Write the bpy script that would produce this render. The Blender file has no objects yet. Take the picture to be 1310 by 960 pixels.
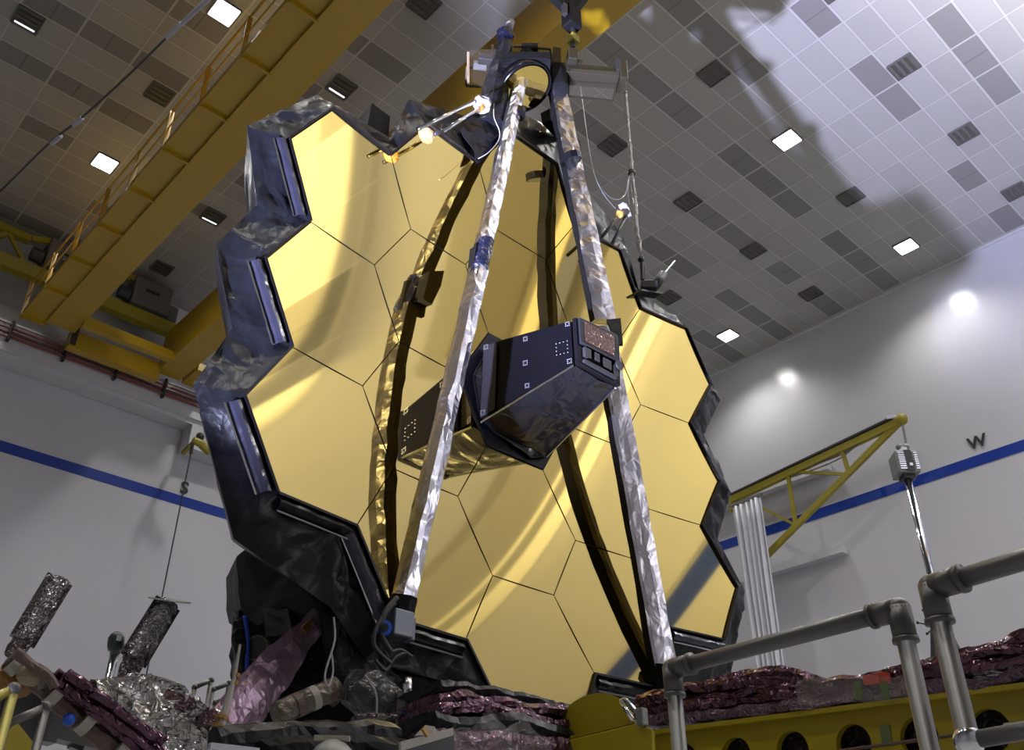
import bpy, math, random
from mathutils import Vector, Matrix, noise
random.seed(7)
C = bpy.context.scene.collection
V = Vector
# ------------------------------------------------------------------ camera geometry (measured)
FPX = 1210.544
RC = [V((0.73082, -0.68257, 0.0)), V((-0.36039, -0.38589, 0.84924)), V((-0.57968, -0.62063, -0.528))]
CAM = V((0, 0, 1.6))
MC = V((5.736, 6.1107, 6.4929))            # vertex of the primary mirror
ZC = 19.0                                   # ceiling
XW = 24.24                                  # right (west) wall
YS = 24.68                                  # left (south) wall
YN = -6.35                                  # wall behind the camera
XE = -13.0

def ray(u, v):
    a, b = (u - 655) / FPX, (480 - v) / FPX
    return RC[0] * a + RC[1] * b - RC[2]
def onx(u, v, x): d = ray(u, v); return CAM + d * (x / d.x)
def ony(u, v, y): d = ray(u, v); return CAM + d * (y / d.y)
def onz(u, v, z): d = ray(u, v); return CAM + d * ((z - 1.6) / d.z)
def px(p):
    q = V(p) - CAM
    c = (RC[0].dot(q), RC[1].dot(q), RC[2].dot(q))
    return (655 + FPX * c[0] / -c[2], 480 - FPX * c[1] / -c[2])
def M(x, y, z): return MC + V((x, y, z))

# ------------------------------------------------------------------ materials
MATS = {}
def mat(name, base, rough=.5, metal=0, bump=None, var=None, spec=.5, emit=None, estr=1, alpha=1, trans=0, coat=0):
    m = bpy.data.materials.new(name); m.use_nodes = True
    nt = m.node_tree; N = nt.nodes; L = nt.links
    b = N['Principled BSDF']
    b.inputs['Base Color'].default_value = (*base, 1)
    b.inputs['Roughness'].default_value = rough
    b.inputs['Metallic'].default_value = metal
    b.inputs['Specular IOR Level'].default_value = spec
    b.inputs['Coat Weight'].default_value = coat
    if alpha < 1: b.inputs['Alpha'].default_value = alpha
    if trans: b.inputs['Transmission Weight'].default_value = trans
    if emit:
        b.inputs['Emission Color'].default_value = (*emit, 1)
        b.inputs['Emission Strength'].default_value = estr
    tc = N.new('ShaderNodeTexCoord')
    if var:                                  # (scale, amount, second colour)
        n = N.new('ShaderNodeTexNoise'); n.inputs['Scale'].default_value = var[0]; n.inputs['Detail'].default_value = 5
        L.new(tc.outputs['Object'], n.inputs['Vector'])
        r = N.new('ShaderNodeMapRange'); r.inputs[1].default_value = .35; r.inputs[2].default_value = .65
        r.inputs[4].default_value = var[1]
        L.new(n.outputs['Fac'], r.inputs[0])
        x = N.new('ShaderNodeMix'); x.data_type = 'RGBA'
        x.inputs[6].default_value = (*base, 1); x.inputs[7].default_value = (*var[2], 1)
        L.new(r.outputs[0], x.inputs[0]); L.new(x.outputs[2], b.inputs['Base Color'])
    if bump:                                 # (kind, scale, strength, distance)
        src = None
        if bump[0] == 'noise':
            n = N.new('ShaderNodeTexNoise'); n.inputs['Scale'].default_value = bump[1]
            n.inputs['Detail'].default_value = 4; n.inputs['Distortion'].default_value = 1.2
            L.new(tc.outputs['Object'], n.inputs['Vector']); src = n.outputs['Fac']
        else:                                # creased film: facets between random cell walls
            n0 = N.new('ShaderNodeTexNoise'); n0.inputs['Scale'].default_value = bump[1] * .5
            L.new(tc.outputs['Object'], n0.inputs['Vector'])
            va = N.new('ShaderNodeVectorMath'); va.operation = 'MULTIPLY_ADD'
            va.inputs[1].default_value = (.5, .5, .5)
            L.new(n0.outputs['Color'], va.inputs[0]); L.new(tc.outputs['Object'], va.inputs[2])
            n = N.new('ShaderNodeTexVoronoi'); n.inputs['Scale'].default_value = bump[1]
            n.distance = 'MANHATTAN'
            L.new(va.outputs[0], n.inputs['Vector'])
            n2 = N.new('ShaderNodeTexVoronoi'); n2.inputs['Scale'].default_value = bump[1] * 2.7
            n2.distance = 'CHEBYCHEV'
            L.new(va.outputs[0], n2.inputs['Vector'])
            ad = N.new('ShaderNodeMath'); ad.operation = 'MULTIPLY_ADD'; ad.inputs[1].default_value = .35
            L.new(n2.outputs['Distance'], ad.inputs[0]); L.new(n.outputs['Distance'], ad.inputs[2]); src = ad.outputs[0]
        bp = N.new('ShaderNodeBump'); bp.inputs['Strength'].default_value = bump[2]; bp.inputs['Distance'].default_value = bump[3]
        L.new(src, bp.inputs['Height']); L.new(bp.outputs[0], b.inputs['Normal'])
    MATS[name] = m
    return m

WALL = mat('wall_paint', (.50, .50, .53), .2, bump=('noise', .8, .12, .05), var=(.25, .5, (.45, .45, .485)))
FLOOR = mat('floor_paint', (.42, .42, .43), .3)
BLUE = mat('blue_stripe_paint', (.002, .03, .25), .3)
SOFFIT = mat('runway_paint', (.50, .50, .52), .4)
YEL = mat('crane_yellow', (.37, .225, .005), .38, coat=.3)
YEL2 = mat('crane_yellow_old', (.27, .225, .010), .5)
YEL3 = mat('fixture_yellow', (.30, .235, .005), .42, var=(3, .5, (.25, .20, .005)))
GREY = mat('grey_metal', (.18, .18, .17), .45, .3)
DGREY = mat('dark_grey_metal', (.03, .03, .032), .45, .3)
TRUSSGREY = mat('hoist_housing_grey', (.11, .10, .085), .6)
BLACK = mat('black_film', (.0075, .008, .0105), .37, 0, ('crease', 4, .38, .03), spec=.24)
BLACKG = mat('glossy_black_film', (.006, .006, .0075), .17, 0, ('crease', 2.6, .5, .05), spec=.7)
BLACK2 = mat('black_fabric', (.005, .005, .0055), .62, 0, ('noise', 5, .4, .03), spec=.11)
BLACKS = mat('black_panel', (.004, .004, .0055), .25, 0, ('noise', 1.2, .05, .02), spec=.25)
FRAMEB = mat('blue_black_film', (.028, .028, .045), .2, .4, ('noise', 4, .35, .03), spec=.8)
SILVER = mat('silver_foil', (.74, .73, .80), .26, 1, ('crease', 3.4, .55, .04))
SILVERD = mat('dull_silver_foil', (.52, .51, .56), .33, 1, ('crease', 4, .6, .03))
FOIL = mat('crumpled_foil', (.56, .56, .56), .25, .95, ('crease', 9, .9, .03), var=(7, .5, (.32, .29, .21)))
FOILT = mat('fine_crumpled_foil', (.50, .49, .52), .24, .95, ('crease', 19, 1, .03), var=(12, .7, (.14, .11, .12)))
FOILD = mat('dark_crumpled_foil', (.22, .19, .20), .25, .9, ('crease', 16, .9, .03), var=(9, .7, (.06, .045, .05)))
PURP = mat('purple_film', (.13, .065, .10), .17, .75, ('crease', 8, .7, .03), var=(3, .6, (.045, .024, .035)))
PINK = mat('pink_film', (.52, .36, .48), .24, .6, ('crease', 4, .5, .03))
BROWN = mat('brown_wrap', (.10, .062, .05), .5, 0, ('noise', 12, .5, .03))
TAPE = mat('kapton_tape', (.30, .16, .03), .35, .3)
TAPED = mat('dim_amber', (.10, .055, .01), .4, .3)
TAPEG = mat('pale_tape', (.33, .31, .27), .5, 0, ('noise', 9, .3, .02))
WHITE = mat('white_film', (.34, .33, .38), .45, 0, ('noise', 14, .5, .02))
CABLE = mat('cable_black', (.015, .015, .017), .5)
WIRE = mat('wire_grey', (.2, .2, .21), .4, .5)
CHROME = mat('chrome', (.70, .72, .76), .12, 1)
PIPE = mat('pipe_grey', (.13, .127, .123), .4, .45)
ELBOW = mat('elbow_grey', (.10, .095, .09), .42, .5)
CURT = mat('curtain_white', (.60, .61, .66), .55)
CLEAR = mat('clear_acrylic', (.06, .05, .035), .12, alpha=.16, spec=.3)
CLEARF = mat('clear_bag_film', (.45, .43, .42), .12, 0, ('crease', 6, .6, .03), alpha=.2)
OLIVE = mat('olive_metal', (.020, .018, .010), .4, .2)
BLUEC = mat('blue_cable', (.01, .08, .5), .4)
RED = mat('red_tag', (.45, .03, .02), .5)
GREEN = mat('green_tape', (.09, .13, .05), .5)
LAMP = mat('lamp_diffuser', (1, 1, 1), .5, emit=(1, .985, .95), estr=14)
TUBE = mat('lamp_tube_dim', (1, 1, 1), .5, emit=(.95, .95, 1), estr=1.6)
LOUVRE = mat('lamp_louvre', (.16, .15, .13), .35, .7)
LAMPBOX = mat('lamp_housing', (.10, .095, .085), .5)
INK = mat('letter_ink', (.01, .01, .012), .5)
LABEL = mat('label_white', (.7, .7, .75), .5)
SCREEN = mat('sensor_window', (.10, .045, .03), .1, .4, ('crease', 14, .5, .02))
PVC = mat('probe_body', (.03, .04, .045), .3)

# gold mirror
GOLD = mat('gold_mirror', (1.0, .765, .235), .025, 1)

# ceiling tiles: grid measured on the ceiling itself; each tile a face of the ceiling mesh
TX0, TXS, TY0, TYS = -.024, 1.2058, 6.1255, .6174
def ceiling_mat(name, base, halved=False):
    m = bpy.data.materials.new(name); m.use_nodes = True
    nt = m.node_tree; N = nt.nodes; L = nt.links; b = N['Principled BSDF']
    b.inputs['Roughness'].default_value = .55
    tc = N.new('ShaderNodeTexCoord'); sp = N.new('ShaderNodeSeparateXYZ'); L.new(tc.outputs['Object'], sp.inputs[0])
    def op(o, a, b_=None, c=None):
        n = N.new('ShaderNodeMath'); n.operation = o
        for i, x in enumerate((a, b_, c)):
            if x is None: continue
            if isinstance(x, (int, float)): n.inputs[i].default_value = x
            else: L.new(x, n.inputs[i])
        return n.outputs[0]
    u = op('DIVIDE', op('SUBTRACT', sp.outputs[0], TX0), TXS)
    v = op('DIVIDE', op('SUBTRACT', sp.outputs[1], TY0), TYS)
    cu, cv = op('FLOOR', u), op('FLOOR', v)
    fu, fv = op('FRACT', u), op('FRACT', v)
    eu = op('MINIMUM', fu, op('SUBTRACT', 1, fu)); ev = op('MINIMUM', fv, op('SUBTRACT', 1, fv))
    line = op('MAXIMUM', op('LESS_THAN', eu, .022), op('LESS_THAN', ev, .045))
    cb = N.new('ShaderNodeCombineXYZ'); L.new(cu, cb.inputs[0]); L.new(cv, cb.inputs[1])
    wn = N.new('ShaderNodeTexWhiteNoise'); wn.noise_dimensions = '2D'; L.new(cb.outputs[0], wn.inputs['Vector'])
    def mix(f, a, c):
        n = N.new('ShaderNodeMix'); n.data_type = 'RGBA'
        if isinstance(f, (int, float)): n.inputs[0].default_value = f
        else: L.new(f, n.inputs[0])
        for i, x in ((6, a), (7, c)):
            if isinstance(x, tuple): n.inputs[i].default_value = (*x, 1)
            else: L.new(x, n.inputs[i])
        return n.outputs[2]
    c = mix(wn.outputs['Value'], tuple(x*.93 for x in base), tuple(x*1.07 for x in base))
    seam = tuple(x*.62 for x in base)
    edge = op('MAXIMUM', op('LESS_THAN', eu, .028), op('LESS_THAN', ev, .058))
    c = mix(edge, c, seam)
    if halved: c = mix(op('LESS_THAN', op('ABSOLUTE', op('SUBTRACT', fu, .5)), .011), c, seam)
    c = mix(line, c, (.40, .39, .37))
    L.new(c, b.inputs['Base Color'])
    return m
CEIL = ceiling_mat('ceiling_tile', (.315, .308, .290))
CEILD = ceiling_mat('ceiling_tile_dark', (.185, .178, .17), True)
CEILH = ceiling_mat('ceiling_tile_dark_whole', (.185, .178, .17))
DARK = {1: (9, 10, 11), 4: (7, 9, 10, 11, 13, 14, 15, 17, 18, 19), 7: (10, 14, 15, 17, 19), 10: (5, 6, 14, 15, 17, 18, 19), 13: (2, 3, 5, 18, 19), 16: (1, 2, 3, 6),
        19: (1, 2, 3, 6), 22: (0, 2, 5), -2: (11, 13, 14, 17, 19), -5: (13, 14, 15), 25: (1, 4)}
# ------------------------------------------------------------------ mesh helpers
ORG = {}
class MB:
    def __init__(s): s.v = []; s.f = []
    def add(s, vs, fs):
        o = len(s.v); s.v += [V(x) for x in vs]; s.f += [tuple(i + o for i in f) for f in fs]; return s
    def box(s, lo, hi):
        x0, y0, z0 = lo; x1, y1, z1 = hi
        return s.add([(x0,y0,z0),(x1,y0,z0),(x1,y1,z0),(x0,y1,z0),(x0,y0,z1),(x1,y0,z1),(x1,y1,z1),(x0,y1,z1)],
                     [(3,2,1,0),(4,5,6,7),(0,1,5,4),(1,2,6,5),(2,3,7,6),(3,0,4,7)])
    def hexa(s, a, b):                      # two quads (lists of 4 points), joined
        return s.add(list(a) + list(b), [(3,2,1,0),(4,5,6,7),(0,1,5,4),(1,2,6,5),(2,3,7,6),(3,0,4,7)])
    def obox(s, c, ax, ay, az):             # oriented box: centre, half-axis vectors
        c = V(c); a = [c - ax - ay - az, c + ax - ay - az, c + ax + ay - az, c - ax + ay - az]
        return s.hexa(a, [p + az * 2 for p in a])
    def bar(s, p, q, w, h, up=(0, 0, 1)):
        p, q = V(p), V(q); d = (q - p).normalized(); up = V(up)
        x = d.cross(up)
        if x.length < 1e-3: x = d.cross(V((1, 0, 0)))
        x.normalize(); z = x.cross(d)
        a = [p - x*w/2 - z*h/2, p + x*w/2 - z*h/2, p + x*w/2 + z*h/2, p - x*w/2 + z*h/2]
        return s.hexa(a, [t + (q - p) for t in a])
    def tube(s, pts, r, n=12, cap=True):
        pts = [V(p) for p in pts]; rs = r if isinstance(r, (list, tuple)) else [r] * len(pts)
        o = len(s.v); prev = None
        for i, p in enumerate(pts):
            d = (pts[min(i+1, len(pts)-1)] - pts[max(i-1, 0)]).normalized()
            x = d.orthogonal().normalized() if prev is None else (prev - d * prev.dot(d)).normalized()
            prev = x; y = d.cross(x)
            for k in range(n):
                a = 2 * math.pi * k / n
                s.v.append(p + (x * math.cos(a) + y * math.sin(a)) * rs[i])
        for i in range(len(pts) - 1):
            for k in range(n):
                a, b = o + i*n + k, o + i*n + (k+1) % n
                s.f.append((a, b, b + n, a + n))
        if cap:
            s.f.append(tuple(o + k for k in range(n))[::-1])
            s.f.append(tuple(o + (len(pts)-1)*n + k for k in range(n)))
        return s
    def disc(s, c, nrm, r, h, n=28):        # short cylinder
        c = V(c); nrm = V(nrm).normalized()
        return s.tube([c - nrm*h/2, c + nrm*h/2], r, n)
    def prism(s, poly, t):                  # polygon extruded by vector t
        poly = [V(p) for p in poly]; t = V(t); n = len(poly)
        return s.add(poly + [p + t for p in poly],
                     [tuple(range(n))[::-1], tuple(range(n, 2*n))] + [(i, (i+1) % n, (i+1) % n + n, i + n) for i in range(n)])
    def ball(s, c, r, n=14, m=8, sc=(1, 1, 1)):
        c = V(c); o = len(s.v)
        for i in range(m + 1):
            t = math.pi * i / m
            for k in range(n):
                a = 2*math.pi*k/n
                s.v.append(c + V((math.sin(t)*math.cos(a)*sc[0], math.sin(t)*math.sin(a)*sc[1], math.cos(t)*sc[2])) * r)
        for i in range(m):
            for k in range(n):
                a, b = o+i*n+k, o+i*n+(k+1) % n
                s.f.append((a, a+n, b+n, b))
        return s
    def grid(s, fn, nu, nv):                # fn(u,v) -> point
        o = len(s.v)
        for i in range(nu + 1):
            for j in range(nv + 1): s.v.append(V(fn(i/nu, j/nv)))
        for i in range(nu):
            for j in range(nv):
                a = o + i*(nv+1) + j
                s.f.append((a, a+nv+1, a+nv+2, a+1))
        return s
    def crumple(s, amp, freq, seed=0, fine=.4):
        o = V((seed*7.1, seed*3.7, seed*1.9))
        for i, p in enumerate(s.v):
            d = noise.noise_vector(p*freq + o) * amp + noise.noise_vector(p*freq*3.1 + o) * amp * fine
            s.v[i] = p + d
        return s
    def build(s, name, m, parent=None, smooth=False, solid=0, bevel=0):
        org = ORG.get(parent.name, V()) if parent else V()
        me = bpy.data.meshes.new(name)
        me.from_pydata([tuple(p - org) for p in s.v], [], s.f); me.update()
        me.materials.append(m)
        if smooth: me.polygons.foreach_set('use_smooth', [True] * len(me.polygons))
        o = bpy.data.objects.new(name, me); C.objects.link(o)
        if parent: o.parent = parent; ORG[o.name] = org
        if solid:
            md = o.modifiers.new('thickness', 'SOLIDIFY'); md.thickness = solid; md.offset = 0
        if bevel:
            md = o.modifiers.new('bevel', 'BEVEL'); md.width = bevel; md.segments = 2; md.limit_method = 'ANGLE'
        return o

def tag(o, label, cat, group=None):
    o['label'] = label; o['category'] = cat
    if group: o['group'] = group
    return o
def thing(name, loc, label, cat, group=None):
    o = bpy.data.objects.new(name, None); C.objects.link(o); o.location = V(loc); o.empty_display_size = .2
    ORG[o.name] = V(loc); return tag(o, label, cat, group)
def single(o, label, cat, group=None): return tag(o, label, cat, group)
def struct(name, mb, m, parent=None, **k):
    o = mb.build(name, m, parent, **k)
    if not parent: o['kind'] = 'structure'
    return o
def lerp(a, b, t): return a + (b - a) * t
def curve_pts(pts, n=8):                    # Catmull-Rom
    pts = [V(p) for p in pts]; out = []
    for i in range(len(pts) - 1):
        p0, p1, p2, p3 = pts[max(i-1, 0)], pts[i], pts[i+1], pts[min(i+2, len(pts)-1)]
        for k in range(n):
            t = k / n
            out.append(.5*((2*p1) + (p2-p0)*t + (2*p0-5*p1+4*p2-p3)*t*t + (3*p1-p0-3*p2+p3)*t**3))
    return out + [pts[-1]]

# ------------------------------------------------------------------ the hall
struct('floor', MB().box((XE, YN-.3, -.2), (XW+.3, YS+.3, 0)), FLOOR)
cm = MB(); cmi = []
rr_ = random.Random(3)
for i in range(-11, 21):
    for j in range(-21, 31):
        x0, x1 = max(XE, TX0+TXS*i), min(XW+.3, TX0+TXS*(i+1)); y0, y1 = max(YN-.3, TY0+TYS*j), min(YS+.3, TY0+TYS*(j+1))
        if x1 <= x0 or y1 <= y0: continue
        cm.add([(x0, y0, ZC), (x1, y0, ZC), (x1, y1, ZC), (x0, y1, ZC)], [(3, 2, 1, 0)])
        dk = (j-1) % 3 == 0 and (i in DARK[j] if j in DARK else rr_.random() < .6)
        cmi.append((1 if rr_.random() < .6 else 2) if dk else 0)
cm.box((XE, YN-.3, ZC+.01), (XW+.3, YS+.3, ZC+.3)); cmi += [0]*6
co = struct('ceiling', cm, CEIL); co.data.materials.append(CEILD); co.data.materials.append(CEILH)
co.data.polygons.foreach_set('material_index', cmi)
struct('wall_west', MB().box((XW, YN-.3, 0), (XW+.3, YS+.3, ZC)), WALL)
struct('wall_south', MB().box((XE, YS, 0), (XW, YS+.3, ZC)), WALL)
struct('wall_north', MB().box((XE, YN-.3, 0), (XW, YN, ZC)), WALL)
struct('wall_east', MB().box((XE-.3, YN-.3, 0), (XE, YS+.3, ZC)), WALL)
struct('trim_1', MB().box((XE, YS-.012, 12.70), (XW, YS-.001, 13.0)), BLUE)
struct('trim_2', MB().box((XW-.012, YN, 12.70), (XW-.001, YS, 13.0)), BLUE)
struct('trim_3', MB().box((XE, YN+.001, 12.70), (XW, YN+.012, 13.0)), BLUE)
YR = 24.0
# crane runway ledges along both long walls, with the recess lip above
struct('trim_4', MB().box((XE, YR, 15.12), (XW-.02, YS-.02, 15.75)).box((XE, YR+.1, 14.98), (XW-.02, YS-.02, 15.12)), SOFFIT)
NLEDGE = mat('north_ledge_dimmed', (.30, .29, .28), .5)  # darker copy of the runway paint; shade in its colour offsets the strong flood
struct('trim_5', MB().box((XE, YN+.02, 15.12), (XW-.02, YN+.36, 15.75)).box((XE, YN+.02, 14.98), (XW-.02, YN+.3, 15.12)), NLEDGE)
# pilaster that carries the runway behind the telescope
p0 = ony(245, 545, 24.1)
zp = ony(240, 573, 24.1).z
struct('trim_6', MB().box((p0.x, 24.05, zp), (p0.x+1.6, YS-.02, 14.97)), SOFFIT)
# shelf-like raceways on the right wall
a, b = onx(985, 736, 24.1), onx(1080, 700, 24.1)
struct('trim_7', MB().box((23.95, b.y, 11.4), (XW-.01, a.y+1.5, 11.62)), SOFFIT)
a, b = onx(960, 640, 24.1), onx(1061, 597, 24.1)
struct('trim_8', MB().box((23.95, b.y, b.z-.12), (XW-.01, a.y+2, b.z+.12)), SOFFIT)
# coving line where ceiling meets right wall
struct('trim_9', MB().box((XW-.1, YN, ZC-.06), (XW-.01, YS, ZC-.001)), SOFFIT)

# conductor rail along the left wall runway: three bars on brackets
t = thing('conductor_rail', (0, YR-.2, 15.3), 'dark red conductor bars on brackets running along the ledge of the left wall', 'crane rail')
for k in range(4):
    MB().box((-6, YR-.14, 15.46+.13*k), (12.5, YR-.08, 15.52+.13*k)).build('conductor_bar', mat('bar_%d' % k, ((.20,.06,.05), (.13,.05,.045), (.20,.07,.06), (.30,.26,.26))[k], .4), t)
for x in [ -4.2 + 1.42*i for i in range(12)]:
    MB().box((x, YR-.17, 15.36), (x+.07, YR-.02, 15.96)).build('rail_bracket', DGREY, t)

# wall letters
def letter(ch, loc, rot, size, label):
    cu = bpy.data.curves.new('tmp', 'FONT'); cu.body = ch; cu.size = size; cu.extrude = .01; cu.offset = .012
    cu.align_x = 'CENTER'; cu.align_y = 'CENTER'
    o = bpy.data.objects.new('tmp', cu); C.objects.link(o)
    dg = bpy.context.evaluated_depsgraph_get(); me = bpy.data.meshes.new_from_object(o.evaluated_get(dg))
    bpy.data.objects.remove(o); me.materials.clear(); me.materials.append(INK)
    q = bpy.data.objects.new('wall_letter', me); C.objects.link(q); q.location = loc; q.rotation_euler = rot
    single(q, label, 'letter')
ps = ony(236, 625, YS-.03); letter('S', ps, (math.pi/2, 0, 0), .52, 'black letter S painted above the blue stripe on the left wall')
pw = onx(1250, 566, XW-.03); letter('W', pw, (math.pi/2, 0, -math.pi/2), .46, 'black letter W painted above the blue stripe on the right wall')

# ------------------------------------------------------------------ ceiling lights
ORD = ['first', 'second', 'third', 'fourth', 'fifth', 'sixth', 'seventh', 'eighth', 'ninth', 'tenth', 'eleventh']
OUTLINE = [(372,180),(427,142),(500,199),(552,163),(612,208),(650,172),(715,215),(794,323),(819,396),(876,423),(907,493),(883,543),(918,616),(897,672),(939,748),(922,815),(760,858),(640,900),(597,816),(507,790),(456,673),(357,632),(314,506),(372,443),(339,332),(397,284)]
def inside(p, poly):
    r = False; n = len(poly)
    for i in range(n):
        (x1, y1), (x2, y2) = poly[i], poly[(i+1) % n]
        if (y1 > p[1]) != (y2 > p[1]) and p[0] < (x2-x1)*(p[1]-y1)/(y2-y1)+x1: r = not r
    return r
def spot(loc, e, col=(1, .975, .93), size=2.3, blend=.75, rad=.28):
    l = bpy.data.lights.new('ceiling_spot', 'SPOT'); l.energy = e; l.color = col; l.spot_size = size; l.spot_blend = blend; l.shadow_soft_size = rad; l.specular_factor = .12
    o = bpy.data.objects.new('ceiling_spot', l); o.location = loc; C.objects.link(o)
SPOT_E = 800
proto = {}
cols = [1.2058*(1.2+2.5*m) for m in range(-4, 8)]
rows = [6.1255 + .6174*(2.5+5*m) for m in range(-4, 7) if YN < 6.1255 + .6174*(2.5+5*m) < YS]
n_col, n_row = len(cols), len(rows)
def make_fixture(kind):
    w, d = .27, .28
    t = thing('ceiling_light', (0, 0, ZC), '', 'ceiling light')
    h = MB()
    for s in (-1, 1):
        h.box((s*w-.012, -d, -.05), (s*w+.012, d, -.002)); h.box((-w, s*d-.012, -.05), (w, s*d+.012, -.002))
    h.box((-w, -d, -.02), (w, d, -.002))
    h.v = [p + V((0, 0, ZC)) for p in h.v]; h.build('housing', LAMPBOX, t)
    if kind == 'lit':
        q = MB().box((-w+.03, -d+.03, -.06), (w-.03, d-.03, -.03)); q.v = [p + V((0, 0, ZC)) for p in q.v]; q.build('diffuser', LAMP, t)
    else:
        for k in range(3):
            y = -.15 + .15*k; q = MB().hexa([V((-w+.03, y-.02, -.055)), V((w-.03, y-.02, -.055)), V((w-.03, y+.0, -.055)), V((-w+.03, y+.0, -.055))],
                                           [V((-w+.03, y+.02, -.03)), V((w-.03, y+.02, -.03)), V((w-.03, y+.05, -.03)), V((-w+.03, y+.05, -.03))])
            q.v = [p + V((0, 0, ZC)) for p in q.v]; q.build('louvre_blade', LOUVRE, t)
        if kind == 'dim':
            q = MB().box((-w+.06, .16, -.066), (w-.06, .20, -.058)); q.v = [p + V((0, 0, ZC)) for p in q.v]; q.build('lamp_tube', TUBE, t)
    return t
used = set()
def kids(o): return [c for c in bpy.data.objects if c.parent == o]
for ri, y in enumerate(rows):
    for ci, x in enumerate(cols):
        lit = (ci % 2 == 1) and (abs((y - 6.1255)/.6174 - 2.5) % 10 < .1 or abs(abs((y - 6.1255)/.6174 - 2.5) % 10 - 10) < .1)
        if lit and -3 < x < XW and y > 0: spot((x, y, ZC-.12), SPOT_E*(1.8 if y < 3 else 1))
        if x > XW - .5: continue
        u, v = px((x, y, ZC))
        d = V((x, y, ZC)) - CAM
        if -(RC[2].dot(d)) < 1: continue
        if not (-25 < u < 1335 and -20 < v < 980) or inside((u, v), OUTLINE): continue
        if u < 110 and v > 250: continue
        kind = 'lit' if lit else ('dim' if (ci, round((y-6.1255)/.6174-2.5)) in ((4, 15), (6, 10), (6, 20), (4, 25)) else 'off')
        if kind not in proto: proto[kind] = make_fixture(kind); t = proto[kind]
        else:
            s = proto[kind]; t = s.copy(); C.objects.link(t)
            for c in kids(s): c2 = c.copy(); C.objects.link(c2); c2.parent = t
        t.location = (x, y, ZC)
        cr = n_col - 1 - ci - (1 if cols[-1] > XW - .5 else 0)
        what = {'lit': 'glowing white ceiling light', 'dim': 'ceiling light with one dim tube', 'off': 'unlit louvred ceiling light'}[kind]
        t['label'] = '%s, %s column from right wall, %s row from left wall' % (what, ORD[min(cr, 10)], ORD[min(n_row-1-ri, 10)])
        t['group'] = 'ceiling lights in a square grid'

# ------------------------------------------------------------------ overhead crane
HB = 15.9                                   # underside of girders
t = thing('overhead_crane', (6.9, 10, HB), 'yellow double girder overhead bridge crane with a railed walkway on its left girder', 'crane')
gx = (4.99, 5.66); bx = (8.19, 8.84)
Y0, Y1 = YN+.6, 23.55
g = MB().box((gx[0], Y0, HB), (gx[1], Y1-.35, HB+1.35)).box((gx[0]-.04, Y0, HB-.02), (gx[1]+.04, Y1-.35, HB+.02))
o = g.build('girder', YEL, t)
g = MB().box((bx[0], Y0, HB), (bx[1], Y1, HB+1.3)).box((bx[0]-.03, Y0, HB-.03), (bx[1]+.03, Y1, HB+.01))
g.build('girder', YEL, t)
# angle flange line between left girder and its walkway
wx = 4.40
MB().box((wx, Y0, HB+.06), (gx[0], Y1, HB+.10)).build('walkway', YEL, t)
for side in ('edge',):
    MB().box((wx-.03, Y0, HB+.02), (wx+.02, Y1, HB+.16)).build('toe_board', YEL, t)
rib_y = [ony(292, 156, 1).y]                # one rib seen at this pixel fixes the phase
d = ray(292, 156); yb = d.y/d.z*14.3
d2 = ray(193, 268.7); yb2 = d2.y/d2.z*14.3
step = 1.62
k0 = int((yb - Y0)//step)
ys = [yb + step*(i-k0) for i in range(0, 20) if Y0 < yb + step*(i-k0) < Y1-.1]
for y in ys:
    MB().box((wx-.02, y-.03, HB-.03), (gx[0]+.02, y+.03, HB+.06)).build('walkway_bracket', YEL, t)
    MB().bar((wx, y, HB+.05), (wx-.02, y, HB+1.12), .09, .03, (0, 1, 0)).build('railing_post', YEL, t)
for zz in (1.12, .62):
    MB().tube([(wx-.02, Y0, HB+zz), (wx-.02, Y1, HB+zz)], .026 if zz > 1 else .018, 8).build('handrail', YEL, t)
MB().bar((wx+.03, ys[6]-.1, HB-.01), (gx[0], ys[6]-step+.25, HB-.01), .04, .04).build('diagonal_brace', YEL, t)
# end carriage tying the girders at the left wall
MB().box((gx[1]+.0, 23.3, 15.52), (bx[0], 23.6, 16.04)).build('end_carriage', YEL, t)
MB().box((gx[1]+.0, 22.4, 15.72), (bx[0], 22.62, 16.0)).build('end_tie_beam', YEL, t)
MB().box((5.68, 23.25, HB-.32), (5.82, 23.5, HB+.75)).box((5.55, 23.2, HB+.4), (5.72, 23.35, HB+.62)).build('bumper_post', DGREY, t)
MB().box((bx[1]+.12, 22.6, HB-.05), (bx[1]+.9, 23.6, HB+.18)).build('access_platform', YEL, t)
# hoist trolley over the telescope
hk = ony(733, 40, 5.45)
tr = thing('crane_hoist', (6.2, 5.4, HB-.4), 'dark hoist trolley block with load cell hanging over the telescope top', 'hoist')
q0 = ony(731, 8, 5.45)
MB().prism([ony(690, -24, 5.4), ony(764, -24, 5.4), ony(738, 8, 5.4), ony(722, 8, 5.4)], (.10, .10, 0)).build('hook_block', BLACK2, tr)
MB().obox(ony(731, 24, 5.45), V((.11, 0, 0)), V((0, .09, 0)), V((0, 0, .19))).build('load_cell', BLACK2, tr, bevel=.02)
MB().tube([ony(733, 36, 5.45), ony(733, 62, 5.45)], .035, 8).build('shackle_link', DGREY, tr)
MB().obox(ony(733, 51, 5.45), V((.06, 0, 0)), V((0, .06, 0)), V((0, 0, .06))).build('yellow_collar', YEL2, tr)
MB().tube([ony(731, -14, 5.45), ony(731, 12, 5.45)], .05, 8).build('hoist_chain', CABLE, tr)
MB().obox(ony(722, 12, 5.4), V((.03, 0, 0)), V((0, .03, 0)), V((0, 0, .10))).build('swivel', DGREY, tr)

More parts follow.
